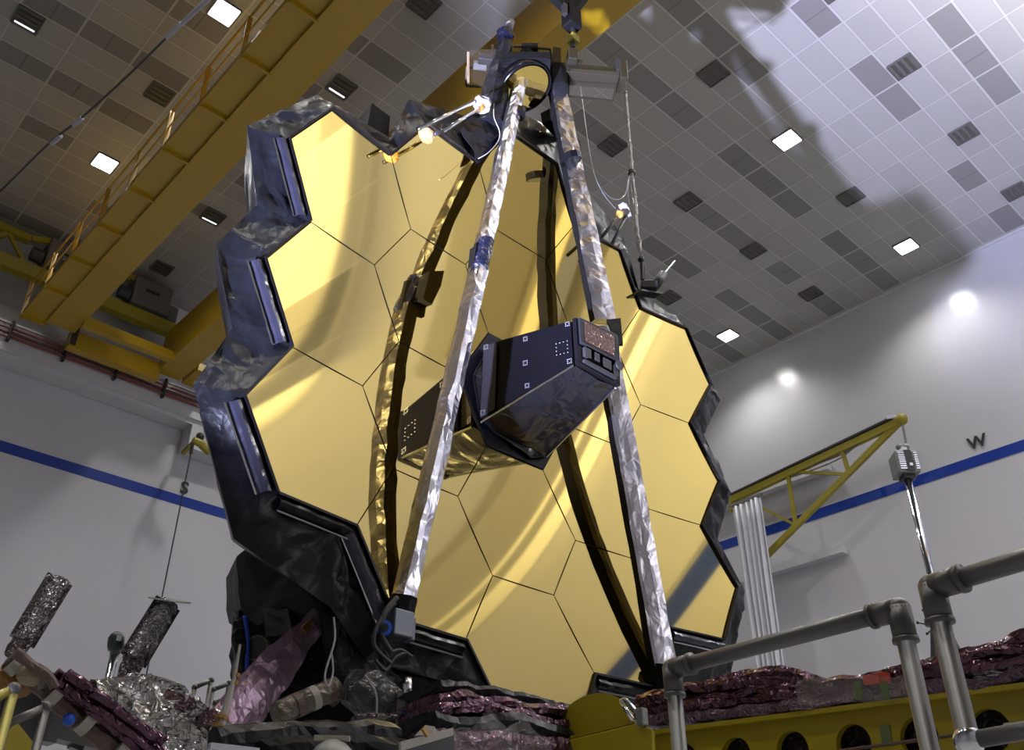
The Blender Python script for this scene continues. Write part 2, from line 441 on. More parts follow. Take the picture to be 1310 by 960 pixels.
# olive lattice gantry near the upper left wall
t = thing('lattice_gantry', (4, 22.3, 17), 'olive yellow lattice gantry beam high on the left wall behind the crane', 'gantry')
yT = 23.6
zb = ony(0, 337, yT).z; zt = ony(0, 320, yT).z; zu = ony(0, 291, yT).z
MB().box((-4, yT, zb), (8.9, yT+.3, zt)).build('lower_chord', YEL2, t)
MB().box((-4, yT, 18.36), (4.05, yT+.25, 18.56)).build('upper_chord', YEL2, t)
zu = 18.4
for i in range(7):
    x = -3.95 + i*1.15
    MB().bar((x, yT+.12, zt), (x+.55, yT+.12, zu), .14, .14, (0, 1, 0)).bar((x+.55, yT+.12, zu), (x+1.15, yT+.12, zt), .10, .10, (0, 1, 0)).build('lattice_member', YEL2, t)
for (u0, v0, u1, v1, nm, lb) in ((150, 366, 226, 412, 'hoist_cabinet', 'grey hoist cabinet standing on the lattice gantry between the two crane girders'), (44, 300, 84, 342, 'hoist_cabinet', 'dim grey hoist cabinet on the lattice gantry left of the crane walkway')):
    A = ony(u0, v1-6, yT); B = ony(u1, v1, yT)
    w = (B - A).x
    t2 = thing(nm, ((A.x+B.x)/2, yT, zt), lb, 'cabinet')
    x0, x1 = A.x+.2, A.x+w*.8
    MB().box((x0, yT-.15, zt+.04), (x1, yT+.7, zt+.98)).build('cabinet_body', TRUSSGREY, t2, bevel=.04)
    MB().box((x0+.35, yT-.17, zt+.55), (x0+.75, yT-.15, zt+.63)).build('slot', CABLE, t2)
    MB().box((x1+.03, yT, zt+.02), (x1+.32, yT+.4, zt+.55)).build('motor_box', TRUSSGREY, t2, bevel=.03)
    MB().tube([(x0-.05, yT, zt+.3), (x0-.35, yT, zt+.3)], .2, 14).build('drive_drum', DGREY, t2)
    MB().bar((x0-.45, yT, zt+.75), (x0+.1, yT, zt+.95), .1, .16).build('yellow_bracket', YEL2, t2)

# yellow beam on the wall behind the camera (seen in the mirrors)
BGREY = mat('beam_grey_paint', (.20, .18, .13), .4)
t = thing('wall_gantry_beam', (13, YN+.6, 17), 'long grey beam high on the wall facing the telescope, seen only mirrored', 'beam')
MB().box((8.6, YN+.25, 16.38), (16.6, YN+.5, 17.2)).build('box_beam', BGREY, t)
MB().box((8.6, YN+.25, 16.28), (16.6, YN+.58, 16.38)).build('lower_flange', BGREY, t)

# ------------------------------------------------------------------ things by the right wall
t = thing('jib_crane', onx(935, 645, 23.2), 'yellow triangular jib boom on the right wall above the white curtain', 'jib crane')
XJ = 23.2
J = lambda u, v: onx(u, v, XJ)
MB().bar(J(936, 640), J(1153, 539), .16, .2).build('boom', YEL2, t)
MB().bar(J(936, 634), J(1144, 535), .2, .06).build('trolley_track', DGREY, t)
MB().bar(J(1150, 541), J(976, 716), .13, .16).build('diagonal_strut', YEL2, t)
for a, b, w in (((1008, 607), (1018, 672), .1), ((1077, 575), (1085, 603), .1), ((970, 648), (1018, 672), .08), ((1013, 604), (1082, 607), .08)):
    MB().bar(J(*a), J(*b), w, w).build('lattice_member', YEL2, t)
MB().ball(J(1153, 537), .17).build('end_pulley', YEL2, t)
MB().bar(J(1137, 536), J(1147, 534), .22, .1).build('end_cap', LABEL, t)
MB().tube([J(1154, 540), J(1160, 572)], .03, 6).build('hoist_wire', WIRE, t)
MB().tube(curve_pts([J(1127, 548), J(1080, 580), J(1010, 606)]), .02, 6).build('guy_cable', WIRE, t)
MB().tube(curve_pts([J(1110, 557), J(1070, 589), J(1000, 615)]), .02, 6).build('guy_cable', WIRE, t)
MB().box((XJ, J(936, 640).y-.1, J(936, 640).z-.3), (XW-.02, J(936, 640).y+.15, J(936, 640).z+.1)).build('wall_mount', YEL2, t)
# curtain
XK = 22.6
t = thing('strip_curtain', onx(965, 870, XK), 'white pleated curtain hanging from the jib boom beside the gold mirror', 'curtain')
A0, A1 = onx(938, 650, XK), onx(972, 636, XK); zb = onx(985, 875, XK).z - 3
def cur(u, v):
    y = lerp(A0.y, A1.y, u); z = lerp(lerp(A0.z, A1.z, u), zb, v)
    w = .10*math.sin(u*math.pi*2*5.5)*(.6+.4*math.sin(v*3)) + .03*math.sin(u*41)
    y2 = y + .10*math.sin(u*14+v*2.0)*v*.3
    return (XK + w, y2 + (u-.5)*.2*v, z)
MB().grid(cur, 90, 14).build('curtain_cloth', CURT, t, smooth=True, solid=.02)
MB().bar(onx(934, 648, XK), onx(975, 632, XK), .08, .08).build('curtain_rail', WIRE, t)
# mast mounted lamp
XM = 15.5
Q = lambda u, v: onx(u, v, XM)
base = Q(1206, 812); base.z = 0
t = thing('mast_floodlight', base, 'grey finned box with two round heads on a tall chrome mast right of the jib', 'mast light')
KM = XM/10
ct = Q(1157, 596); up = V((0, 0, 1))*KM; sy = V((.71, .70, 0))*KM
rr = RC[0]*KM
MB().obox(ct, rr*.125, sy*.13, up*.135).build('finned_housing', GREY, t, bevel=.02)
for k in range(8):
    z = -.10 + .028*k
    MB().obox(ct + up*z - sy*.135 - rr*.065, rr*.04, sy*.01, up*.009).build('cooling_fin', CHROME, t)
    MB().obox(ct + up*z - sy*.135 + rr*.095, rr*.02, sy*.01, up*.009).build('cooling_fin', CHROME, t)
MB().obox(ct - sy*.14 + rr*.012, rr*.042, sy*.008, up*.13).build('front_panel', CABLE, t)
MB().obox(ct - sy*.15 + rr*.02 - up*.055, rr*.018, sy*.004, up*.018).build('label_plate', LABEL, t)
MB().obox(ct - up*.155, rr*.07, sy*.08, up*.03).build('lower_mount', DGREY, t, bevel=.01)
hd = Q(1155, 573)
MB().tube([ct + up*.13, hd], .05*KM, 12).build('head_neck', LABEL, t)
for s, nm in ((-1, 'left'), (1, 'right')):
    MB().ball(hd + rr*.038*s + up*.01, .042*KM).build('round_head', GREY, t, smooth=True)
MB().tube([ct - up*.15, V((ct.x, ct.y, 5.5))], .042*KM, 16).build('upper_mast', CHROME, t, smooth=True)
MB().tube([V((ct.x, ct.y, 6.6)), V((ct.x, ct.y, 0.0))], .05*KM, 16).build('lower_mast', CHROME, t, smooth=True)
MB().tube([V((ct.x-.07, ct.y-.03, ct.z-.3)), V((ct.x-.09, ct.y, 6.0)), V((ct.x-.09, ct.y, 2.5))], .02, 6).build('mast_cable', CABLE, t)
for a, b in (((1192, 765), (1236, 852)), ((1190, 772), (1222, 862)), ((1194, 755), (1194, 870))):
    MB().bar(Q(*a), Q(*b) + V((0, 0, -.05)), .075, .075).build('tripod_leg', PVC, t)
for a, b in (((1190, 800), (1174, 797)), ((1190, 795), (1181, 781)), ((1192, 806), (1186, 811))):
    MB().tube([Q(*a), Q(*b)], .012, 6).ball(Q(*b), .026, 8, 6).build('crank_lever', CABLE, t)
# bullet-shaped device at left
P = lambda u, v, y=8.0: ony(u, v, y)
a, b = P(149, 832), P(149, 810)
t = thing('pole_sensor', V((a.x, a.y, 0)), 'dark bullet shaped sensor head on a chrome pole between the two foil tubes', 'sensor')
MB().tube([P(147, 833), P(148, 826), P(149, 816), P(149, 811), P(149, 808)], [.055, .068, .066, .045, .015], 16).build('sensor_head', PVC, t, smooth=True)
MB().obox(P(152, 817, 7.93), V((.016, 0, 0)), V((0, .02, 0)), V((0, 0, .02))).build('sensor_window', LABEL, t)
MB().tube([P(147, 833), P(147, 838)], .04, 12).build('collar', GREY, t)
q = P(147, 836); MB().tube([q, V((q.x, q.y, 1.4)), V((q.x, q.y, 0))], .034, 14).build('pole', CHROME, t, smooth=True)
q = P(142, 838); MB().tube([q, V((q.x-.02, q.y, 1.6))], .008, 6).build('pole_cable', WIRE, t)

# ------------------------------------------------------------------ hanging cables
z12 = 12.0
cb = [onz(-40, 282, z12), onz(0, 245, z12), onz(60, 186, z12), onz(105, 150, z12), onz(160, 100, z12), onz(215, 46, z12), onz(262, 3, z12), onz(300, -36, z12)]
t = thing('sling_cable', cb[3], 'thin cable with white sleeves running across the ceiling at upper left', 'cable')
MB().tube(curve_pts(cb), .016, 6).build('cable_core', CABLE, t)
for a, b in (((213, 48), (232, 30)), ((234, 29), (268, -3)), ((94, 160), (105, 151)), ((66, 184), (78, 174))):
    MB().tube([onz(*a, z12-.01), onz(*b, z12-.01)], .035, 8).build('white_sleeve', WHITE, t)
# plumb wire at S
yp = 23.2
A, B = ony(247, 566, yp), ony(197, 870, yp)
t = thing('plumb_wire', A, 'long thin vertical wire hanging in front of the left wall past the letter S', 'wire')
MB().tube([A, V((A.x, A.y, ony(197, 880, yp).z - .8))], .018, 6).build('wire_strand', CABLE, t)
MB().tube([A + V((0, 0, -.05)), A + V((0, 0, -.35))], .05, 8).build('turnbuckle', DGREY, t)
t = thing('wall_bracket_arm', ony(255, 570, 23.4), 'small olive bracket arm on the runway pilaster behind the telescope', 'bracket')
MB().tube([ony(247, 563, 23.2), ony(257, 568, 23.2), ony(268, 580, 23.2)], [.1, .12, .1], 8).build('arm', YEL2, t)
MB().bar(ony(250, 564, 23.2), ony(250, 564, 23.2) + V((.1, .95, 0)), .1, .1).build('arm_mount', YEL2, t)
MB().ball(ony(256, 559, 23.2), .12).tube([ony(250, 563, 23.2), ony(256, 559, 23.2)], .07, 8).build('arm_motor', CABLE, t)

# ------------------------------------------------------------------ space telescope
T = thing('space_telescope', (MC.x, MC.y+.6, 2.0), 'space telescope with eighteen gold hexagonal mirrors wrapped in black film and folded silver booms', 'telescope')
PP = 1.325; S = PP/math.sqrt(3); RAD = 15.88
def sag(x, z): return -(x*x + z*z)/(2*RAD)
def hexmesh(cx, cz, gap, name, m, inset=0, back=.06, N=12):
    s = (PP - gap)/math.sqrt(3)
    tri = [V((math.cos(math.radians(60*k)), math.sin(math.radians(60*k)))) * s for k in range(6)]
    vs = []; idx = {}
    def vid(x, z):
        key = (round(x, 5), round(z, 5))
        if key not in idx: idx[key] = len(vs); vs.append((x, z))
        return idx[key]
    fs = []
    for k in range(6):
        A, B = tri[k], tri[(k+1) % 6]
        for i in range(N):
            for j in range(N-i):
                P0 = A*(i/N) + B*(j/N); P1 = A*((i+1)/N) + B*(j/N); P2 = A*(i/N) + B*((j+1)/N)
                fs.append((vid(*P0), vid(*P1), vid(*P2)))
                if i + j < N-1:
                    P3 = A*((i+1)/N) + B*((j+1)/N); fs.append((vid(*P1), vid(*P3), vid(*P2)))
    org = ORG[T.name]
    pts = []; nr = []
    for (x, z) in vs:
        X, Z = cx+x, cz+z
        pts.append(tuple(M(X, sag(X, Z), Z) - org)); n = V((-X/RAD, -1, -Z/RAD)).normalized(); nr.append(n)
    # faces face -y
    f2 = []
    for f in fs:
        a, b, c = (V(pts[i]) for i in f)
        f2.append(f if (b-a).cross(c-a).y < 0 else f[::-1])
    # side walls with own vertices
    nface = len(f2); nv = len(pts)
    ring = []
    for k in range(6):
        A, B = tri[k], tri[(k+1) % 6]
        ring.append((cx + A.x, cz + A.y))
    for (X, Z) in ring: pts.append(tuple(M(X, sag(X, Z), Z) - org))
    for (X, Z) in ring: pts.append(tuple(M(X, sag(X, Z)+back, Z) - org))
    for k in range(6):
        a, b = nv+k, nv+(k+1) % 6; f2.append((a, a+6, b+6, b))
    f2.append(tuple(nv+6+k for k in range(6)))
    me = bpy.data.meshes.new(name); me.from_pydata(pts, [], f2); me.update()
    me.materials.append(m); me.materials.append(BLACKS)
    for i, p in enumerate(me.polygons):
        p.use_smooth = True
        if i >= nface: p.material_index = 1
    nrm = []
    for p in me.polygons:
        for li in p.loop_indices:
            vi = me.loops[li].vertex_index
            nrm.append(nr[vi] if p.index < nface else p.normal.copy())
    me.normals_split_custom_set(nrm)
    o = bpy.data.objects.new(name, me); C.objects.link(o); o.parent = T; ORG[o.name] = org
    return o
for q in range(-2, 3):
    n = 5 - abs(q)
    for k in range(n):
        j = (n - 1)/2 - k
        if q == 0 and k == 2: continue
        hexmesh(1.5*S*q, j*PP, .009, 'mirror_segment', GOLD)

# dark structure behind the segments
def hexring(cx, cz, s): return [(cx + s*math.cos(math.radians(60*k)), cz + s*math.sin(math.radians(60*k))) for k in range(6)]
bp = MB()
for q in range(-2, 3):
    n = 5 - abs(q)
    for k in range(n):
        cx, cz = 1.5*S*q, ((n-1)/2 - k)*PP
        r = hexring(cx, cz, S)
        bp.prism([M(x, sag(x, z)+.075, z) for x, z in r], (0, .35, 0))
bp.build('backplane', BLACKS, T)

# black film skirt: inner outline (mirror edge) to measured outer outline
UN = lambda i, j: (i*S/2, j*PP/2)
YO = 5.95
skirt = [((-5,-3), (423,778)), ((-7,-3), (299,690)), ((-8,-2), (247,492)), ((-7,-1), (297,420)), ((-8,0), (276,313)), ((-7,1), (329,262)), ((-8,2), (316,161)),
         ((-7,3), (405,121)), ((-5,3), (498,176)), ((-4,4), (523,127)), ((-2,4), (600,150)), ((-1,5), (655,140)), ((1,5), (700,160)), ((2,4), (735,225)), ((4,4), (798,303)),
         ((5,3), (818,374)), ((7,3), (876,415)), ((8,2), (921.5,512)), ((7,1), (900,556)), ((8,0), (935,630)), ((7,-1), (918,690)), ((8,-2), (953,757)),
         ((7,-3), (935,862)), ((5,-3), (872,884)), ((4,-4), (850,905)), ((2,-4), (778,935)), ((1,-5), (735,975)), ((-1,-5), (612,965)), ((-2,-4), (561,870)), ((-4,-4), (470,848))]
def edge_pt(i, j, out=.0, dy=0):
    x, z = UN(i, j); l = math.hypot(x, z)
    return M(x + x/l*out, sag(x, z) + dy, z + z/l*out)
n = len(skirt)
panels = {'left': range(0, 8), 'top': range(8, 15), 'right': range(15, 24), 'bottom': range(24, 30)}
for nm, rg in panels.items():
    mb = MB()
    for a in rg:
        (i0, j0), o0 = skirt[a]; (i1, j1), o1 = skirt[(a+1) % n]
        I0, I1 = edge_pt(i0, j0, .012, .01), edge_pt(i1, j1, .012, .01)
        O0, O1 = ony(*o0, YO), ony(*o1, YO)
        L = (I1 - I0).length
        def fn(u, v, I0=I0, I1=I1, O0=O0, O1=O1, a=a):
            A, B = I0.lerp(I1, u), O0.lerp(O1, u); p = A.lerp(B, v)
            w = min(1, v*3)*(1 if v < 1 else 0)
            d = noise.noise_vector(p*2.2 + V((a*.0, 3, 1)))*.075 + noise.noise_vector(p*5.5)*.045 + noise.noise_vector(p*13)*.018
            q = p + d*w
            q.y = max(q.y, 5.79 if v > .1 else p.y)
            return q
        mb.grid(fn, 14, 9)
        def fb(u, v, O0=O0, O1=O1):
            p = O0.lerp(O1, u); p = p + V((0, .75*v, 0)) + (MC - p)*V((.12*v, 0, .12*v)) if False else p + V((0, .6*v, 0))
            c = V((MC.x, 0, MC.z)) - V((p.x, 0, p.z)); p = p + c*.10*v
            w = math.sin(math.pi*min(v, .999))
            return p + noise.noise_vector(p*3)*.06*w
        mb.grid(fb, 10, 4)
    mb.build('insulation_blanket', BLACK, T, smooth=True)

# dark bevelled lip round the mirror edges and shiny closeout boxes on the stepped left edges
lip = MB()
for a in range(n):
    (i0, j0), _ = skirt[a]; (i1, j1), _ = skirt[(a+1) % n]
    A, B = edge_pt(i0, j0, .014, -.004), edge_pt(i1, j1, .014, -.004)
    lip.bar(A, B, .02, .05, (0, 1, 0))
lip.build('mirror_edge_trim', BLACKS, T)
for (a, b, w) in (((-8,2), (-7,1), .15), ((-8,0), (-7,-1), .15), ((-8,-2), (-7,-3), .15), ((-5,-3), (-4,-4), .15), ((7,-3), (5,-3), .12), ((-4,-4), (-2,-4), .12), ((2,-4), (4,-4), .12), ((-7,-3), (-5,-3), .11)):
    A, B = edge_pt(*a, .03, .01), edge_pt(*b, .03, .01)
    d = (B - A).normalized(); out = d.cross(V((0, 1, 0)))
    if out.dot(A - MC) < 0: out = -out
    A2, B2 = A + d*.03, B - d*.03
    hi = BLACKS if a in ((-4,-4), (2,-4), (-7,-3)) else FRAMEB
    def fn(u, v, A2=A2, B2=B2, out=out, w=w):
        p = A2.lerp(B2, u) + out*(w*v)
        h = (0, -.035, -.05, -.035, 0)[min(4, int(v*4.001))]
        return p + V((0, h, 0)) + noise.noise_vector(p*9)*.009
    o = MB().grid(fn, 26, 4).build('closeout_strip', hi, T, smooth=False)
    MB().tube([A2 + out*(w+.012) + V((0, -.02, 0)), B2 + out*(w+.012) + V((0, -.02, 0))], .008, 6).build('edge_bead', CHROME if hi is FRAMEB else WIRE, o)

# centre: hexagonal frill and instrument housing
fr = [M(x, sag(x, z)-.012, z) for x, z in hexring(0, 0, S-.006)]
frp = MB().prism(fr, (0, .06, 0)).build('centre_frill', BLACKS, T)
dish = [(-.60,.02), (-.52,-.36), (-.30,-.50), (.16,-.60), (.40,-.52), (.58,-.28), (.62,.05), (.40,.50), (.12,.62), (-.20,.60), (-.45,.40)]
def dishf(u, v):
    k = u*len(dish); i = int(k) % len(dish); f = k - int(k)
    a, b = dish[i], dish[(i+1) % len(dish)]
    x, z = lerp(a[0], b[0], f), lerp(a[1], b[1], f); s = lerp(1, .62, v)
    p = M(x*s, -.05 - .07*math.sin(v*math.pi/2*1.0), z*s)
    return p + noise.noise_vector(p*6)*.018
MB().grid(dishf, 44, 5).build('film_collar', BLACKG, frp, smooth=True)
MB().tube([dishf(i/44, 0) + V((0, -.012, 0)) for i in range(45)], .009, 6, False).build('collar_rim', BLACKS, frp)
B4 = [(-.47, .45), (-.50, -.46), (.38, -.52), (.47, .38)]     # x,z at base: TL, BL, BR, TR
T4 = [(-.275, .31), (-.262, -.185), (.30, -.19), (.33, .36)]
yb_, yt_ = -.08, -1.10
bl = [M(x, yb_, z) for x, z in B4]; tl = [M(x, yt_, z) for x, z in T4]
house = MB().hexa(bl, tl).build('instrument_housing', BLACKS, T, bevel=.01)
# smooth side panel (towards camera left) and crumpled film on the underside
def side(u, v, i=0, j=1, off=.012):
    a = bl[i].lerp(bl[j], v); b = tl[i].lerp(tl[j], v); return a.lerp(b, u)
pn = V((-1, 0, -.0))
pl = MB().add([side(.22, .02) + pn*.014, side(1, .02) + pn*.014, side(1, .98) + pn*.014, side(.22, .98) + pn*.014], [(0, 1, 2, 3)])
pl.build('side_radiator_panel', mat('satin_black', (.003, .003, .0045), .3, .0, spec=.16), house, solid=.01)
pl = MB().add([side(.0, .04) + pn*.02, side(.16, .04) + pn*.02, side(.16, .96) + pn*.02, side(.0, .96) + pn*.02], [(0, 1, 2, 3)])
pl.build('panel_strip', mat('satin_steel', (.035, .033, .04), .3, .5), house, solid=.012)
def under(u, v):
    p = bl[1].lerp(tl[1], u).lerp(bl[2].lerp(tl[2], u), v)
    w = math.sin(math.pi*v)*(.4+.6*math.sin(math.pi*min(1, u*1.1)))
    bulge = -.10*w*(1-.3*u)
    crease = .035*abs(math.sin((v*2.2 + u*1.3)*2.4))
    return p + V((0, 0, bulge + crease*w)) + noise.noise_vector(p*5)*.03*w
MB().grid(under, 26, 14).build('underside_film', BLACKG, house, smooth=True)
MB().tube([bl[1] + V((-.012, 0, -.01)), tl[1] + V((-.012, 0, -.01))], .011, 8).build('edge_tape', CHROME, house)
MB().tube([bl[2] + V((.0, 0, -.012)), tl[2] + V((.0, 0, -.012))], .010, 8).build('edge_tape', CHROME, house)
# tape studs in small squares
def studs(c, uvec, vvec, k=3, d=.022):
    mb = MB()
    for i in range(k):
        for j in range(k):
            if 0 < i < k-1 and 0 < j < k-1: continue
            mb.ball(c + uvec*(i-(k-1)/2)*d + vvec*(j-(k-1)/2)*d, .0032, 6, 4)
    return mb
sv = (tl[0]-bl[0]).normalized(); sw = (tl[1]-tl[0]).normalized()
for (u, v, k, d) in ((.97, .08, 3, .02), (.97, .9, 3, .02), (.50, .12, 3, .02), (.50, .52, 3, .022), (.52, .9, 3, .02), (.03, .06, 3, .022), (.03, .92, 3, .022), (.90, .55, 4, .042)):
    studs(side(u, v) + pn*.028, sv, sw, k, d).build('tape_studs', LABEL, house)
mb = MB()
for k in range(26):
    p = dishf(.13 + .24*k/26, .42); mb.ball(p + V((0, -.012, 0)), .0045, 6, 4)
    p = dishf((.02 + .10*k/26) % 1, .5); mb.ball(p + V((0, -.012, 0)), .0045, 6, 4)
o = mb.build('rivet_line', LABEL, frp); o['kind'] = 'stuff'
# tip of the housing: frame, entrance window, black shade flap, small boxes
c4 = [p + V((0, -.01, 0)) for p in tl]
def ring(mb, a, b, t):
    for i in range(4):
        j = (i+1) % 4; mb.add([a[i], a[j], b[j], b[i], a[i]+t, a[j]+t, b[j]+t, b[i]+t], [(0,1,2,3), (7,6,5,4), (0,4,5,1), (2,6,7,3), (1,5,6,2), (3,7,4,0)])
cc = sum(c4, V())/4
ring(MB(), c4, c4, V())
mb = MB(); ring(mb, [cc + (p-cc)*1.04 for p in c4], [cc + (p-cc)*.80 for p in c4], V((0, -.05, 0))); mb.build('tip_frame', BLACKS, house, bevel=.008)
def tipq(x0, z0, x1, z1, y=-.02):
    f = lambda x, z: c4[1].lerp(c4[2], x).lerp(c4[0].lerp(c4[3], x), z) + V((0, y, 0))
    return [f(x0, z0), f(x1, z0), f(x1, z1), f(x0, z1)]
MB().prism(tipq(.02, .42, .92, 1.02, -.05), (0, -.03, 0)).build('window_surround', mat('surround', (.02, .022, .026), .2, .3), house, bevel=.012)
MB().prism(tipq(.12, .5, .82, .94, -.081), (0, -.008, 0)).build('entrance_window', SCREEN, house)
for x, z, w, h in ((.10, .18, .16, .2), (.34, .20, .12, .18), (.55, .16, .2, .2), (.80, .1, .12, .22), (.08, .04, .8, .06)):
    MB().prism(tipq(x, z, x+w, z+h, -.04), (0, -.04, 0)).build('latch_block', DGREY, house, bevel=.006)
MB().prism([ony(776, 409, 5.0), ony(794, 407, 5.0), ony(797, 440, 5.0), ony(790, 440, 5.0)], (.03, .03, 0)).build('shade_flap', BLACK2, house)
MB().disc(tipq(.93, .35, 1, .5, -.07)[0], (0, 1, 0), .05, .05).build('round_knob', DGREY, house)

# folding support booms: silver foil tubes with one black face
def boom(p, q, w, d, side_dir, name, parent, m=SILVER, dark_back=False, nseg=20, seed=0, amp=.018, w2=None):
    """foil-wrapped rectangular tube between p and q; side_dir = direction of its black face"""
    p, q = V(p), V(q); ax = (q-p).normalized(); back = V((0, 1, 0)); sd = V(side_dir)
    sd = (sd - ax*sd.dot(ax)).normalized(); back = ax.cross(sd).normalized()
    if back.y < 0: back = -back
    o = thing_part = None
    L = (q-p).length; w2 = w2 or w
    K = 8
    prof = [(-1,-1), (-.2,-1.12), (.7,-1), (1,-.8), (1,.9), (.2,1.1), (-.8,1), (-1.1,.1)]
    mb = MB(); ofs = len(mb.v)
    rows_ = []
    for i in range(nseg+1):
        t_ = i/nseg; c = p.lerp(q, t_); ww = lerp(w, w2, t_); r = []
        for (a, b) in prof:
            pt = c + sd*(a*ww/2) + back*(b*d/2)
            j = (random.random()-.5)*.4*L/nseg
            pt = pt + noise.noise_vector(pt*6 + V((seed, 0, 0)))*amp + noise.noise_vector(pt*14 + V((seed, 0, 0)))*amp*.6
            if 0 < i < nseg: pt = pt + ax*j
            r.append(pt)
        rows_.append(r)
    def strip(ks, closed=False):
        m_ = MB()
        for i in range(nseg):
            for k in ks:
                a, b, c_, d_ = rows_[i][k], rows_[i][(k+1) % K], rows_[i+1][(k+1) % K], rows_[i+1][k]
                m_.add([a, b, c_, d_], [(0, 1, 2), (0, 2, 3)] if (i+k) % 2 else [(0, 1, 3), (1, 2, 3)])
        return m_
    s = strip([7, 0, 1, 2] if dark_back else [7, 0, 1, 2, 3, 6])
    s.add(rows_[0], [tuple(range(8))]); s.add(rows_[-1], [tuple(range(8))[::-1]])
    o = s.build(name, m, parent)
    s = strip([3, 4, 5, 6] if dark_back else [4, 5])
    off = sd*.003 + back*.003
    s.v = [v_ + off for v_ in s.v]
    s.build('black_side_film', BLACK2, o, solid=.006)
    return o
Lb, Lh, Lt = ony(514, 776, 5.76), ony(613, 345, 5.55), ony(671, 78, 5.6)
Rb, Rh, Rt = ony(851, 868, 5.76), ony(771, 420, 5.62), ony(711, 108, 5.55)
boom(Lb, Lh, .14, .165, (1, .1, 0), 'support_boom', T, w2=.14, seed=1, amp=.016)
lh = ony(620, 322, 5.56)
boom(ony(619, 315, 5.58), Lt, .14, .15, (1, .1, 0), 'support_boom', T, w2=.13, seed=2, amp=.018)
boom(Rb, Rh, .24, .12, (-.9, .35, 0), 'support_boom', T, m=SILVERD, dark_back=True, w2=.23, seed=3, amp=.012)
boom(ony(772, 412, 5.62), Rt, .27, .12, (-.9, .35, 0), 'support_boom', T, dark_back=True, w2=.2, seed=4, amp=.015)
# hinge sleeves
def sleeve(p, q, r, m, name='hinge_sleeve', seed=3, amp=.012):
    mb = MB(); mb.tube([V(p).lerp(V(q), i/5) for i in range(6)], r, 9); mb.crumple(amp, 6, seed); return mb.build(name, m, T)
HB_ = mat('blue_film', (.006, .008, .026), .25, .2, ('crease', 8, .5, .03))
sleeve(ony(622, 310, 5.54), ony(614, 345, 5.52), .088, HB_)
MB().prism([ony(611, 312, 5.62), ony(629, 312, 5.62), ony(628, 330, 5.62), ony(620, 352, 5.62), ony(608, 345, 5.62)], (0, .12, 0)).build('hinge_flap', BLACK2, T)
# wide flap on the rear of the hinge (seen reflected)
MB().hexa([V((4.65, 5.53, 7.28)), V((4.88, 5.62, 7.28)), V((4.88, 5.66, 7.28)), V((4.65, 5.57, 7.28))], [V((4.68, 5.52, 7.64)), V((4.92, 5.59, 7.74)), V((4.92, 5.63, 7.74)), V((4.68, 5.56, 7.64))]).build('hinge_flap', BLACK2, T)
sleeve(ony(728, 199, 5.5), ony(731, 207, 5.5), .135, BLACKS, 'boom_band')
sleeve(ony(664, 141, 5.56), ony(663, 148, 5.56), .085, BLACKS, 'boom_band')
sleeve(ony(713, 116, 5.5), ony(711, 92, 5.5), .15, BLACK2, 'boom_cap')
sleeve(ony(672, 90, 5.56), ony(674, 68, 5.56), .09, BLACK2, 'boom_cap')
sleeve(ony(517, 765, 5.7), ony(509, 800, 5.72), .11, BLACK2, 'boom_foot')
sleeve(ony(850, 850, 5.74), ony(850, 895, 5.8), .14, BLACK2, 'boom_foot')
MB().obox(ony(510, 800, 5.66), V((.09, 0, 0)), V((0, .07, 0)), V((0, 0, .1))).build('latch_box', mat('latch_grey', (.10, .11, .13), .35, .5), T, bevel=.01)
MB().obox(ony(522, 806, 5.66), V((.035, 0, 0)), V((0, .05, 0)), V((0, 0, .09))).build('latch_box', MATS['latch_grey'], T, bevel=.01)
for (u, v, y) in ((492, 803, 5.6), (523, 913, 5.3)):
    o = MB().tube([ony(u, v, y) + V((.0, -.0, 0)), ony(u, v, y) + V((.02, .04, 0))], .055, 18).build('connector_ring', BLUEC, T)
    MB().tube([ony(u, v, y-.01), ony(u, v, y-.02)], .03, 14).build('connector_core', DGREY, o)
for k, (pts, r) in enumerate((([(508, 765), (492, 785), (488, 812), (500, 835)], .022), ([(505, 772), (486, 795), (478, 825), (500, 850)], .018), ([(520, 835), (505, 842), (493, 858), (480, 845)], .014), ([(527, 841), (512, 832), (498, 836)], .014))):
    MB().tube(curve_pts([ony(u, v, 5.62) for u, v in pts]), r, 7).build('cable_loop', CABLE, T, smooth=True)

# upper boom and secondary mirror at the top
sleeveN = lambda pts, rs, m, nm, amp, seed: MB().tube(curve_pts(pts, 5), [lerp(rs[0], rs[1], i/(5*(len(pts)-1))) for i in range(5*(len(pts)-1)+1)], 10).crumple(amp, 4, seed).build(nm, m, T)
ub = sleeveN([ony(647, 48, 5.75), ony(640, 85, 5.78), ony(634, 120, 5.82), ony(628, 165, 5.88)], (.085, .2), BLACK, 'upper_boom', .02, 4)
MB().tube([ony(651, 38, 5.75), ony(653, 28, 5.75)], [.05, .055], 12).build('white_cap', WHITE, ub, smooth=True)
MB().tube([ony(646, 50, 5.72), ony(645, 41, 5.72)], .10, 10).build('blue_band', HB_, ub)
MB().obox(ony(652, 44, 5.7), V((.05, 0, 0)), V((0, .04, 0)), V((0, 0, .04))).build('clamp', CABLE, ub)
hub = ony(686, 92, 5.62)
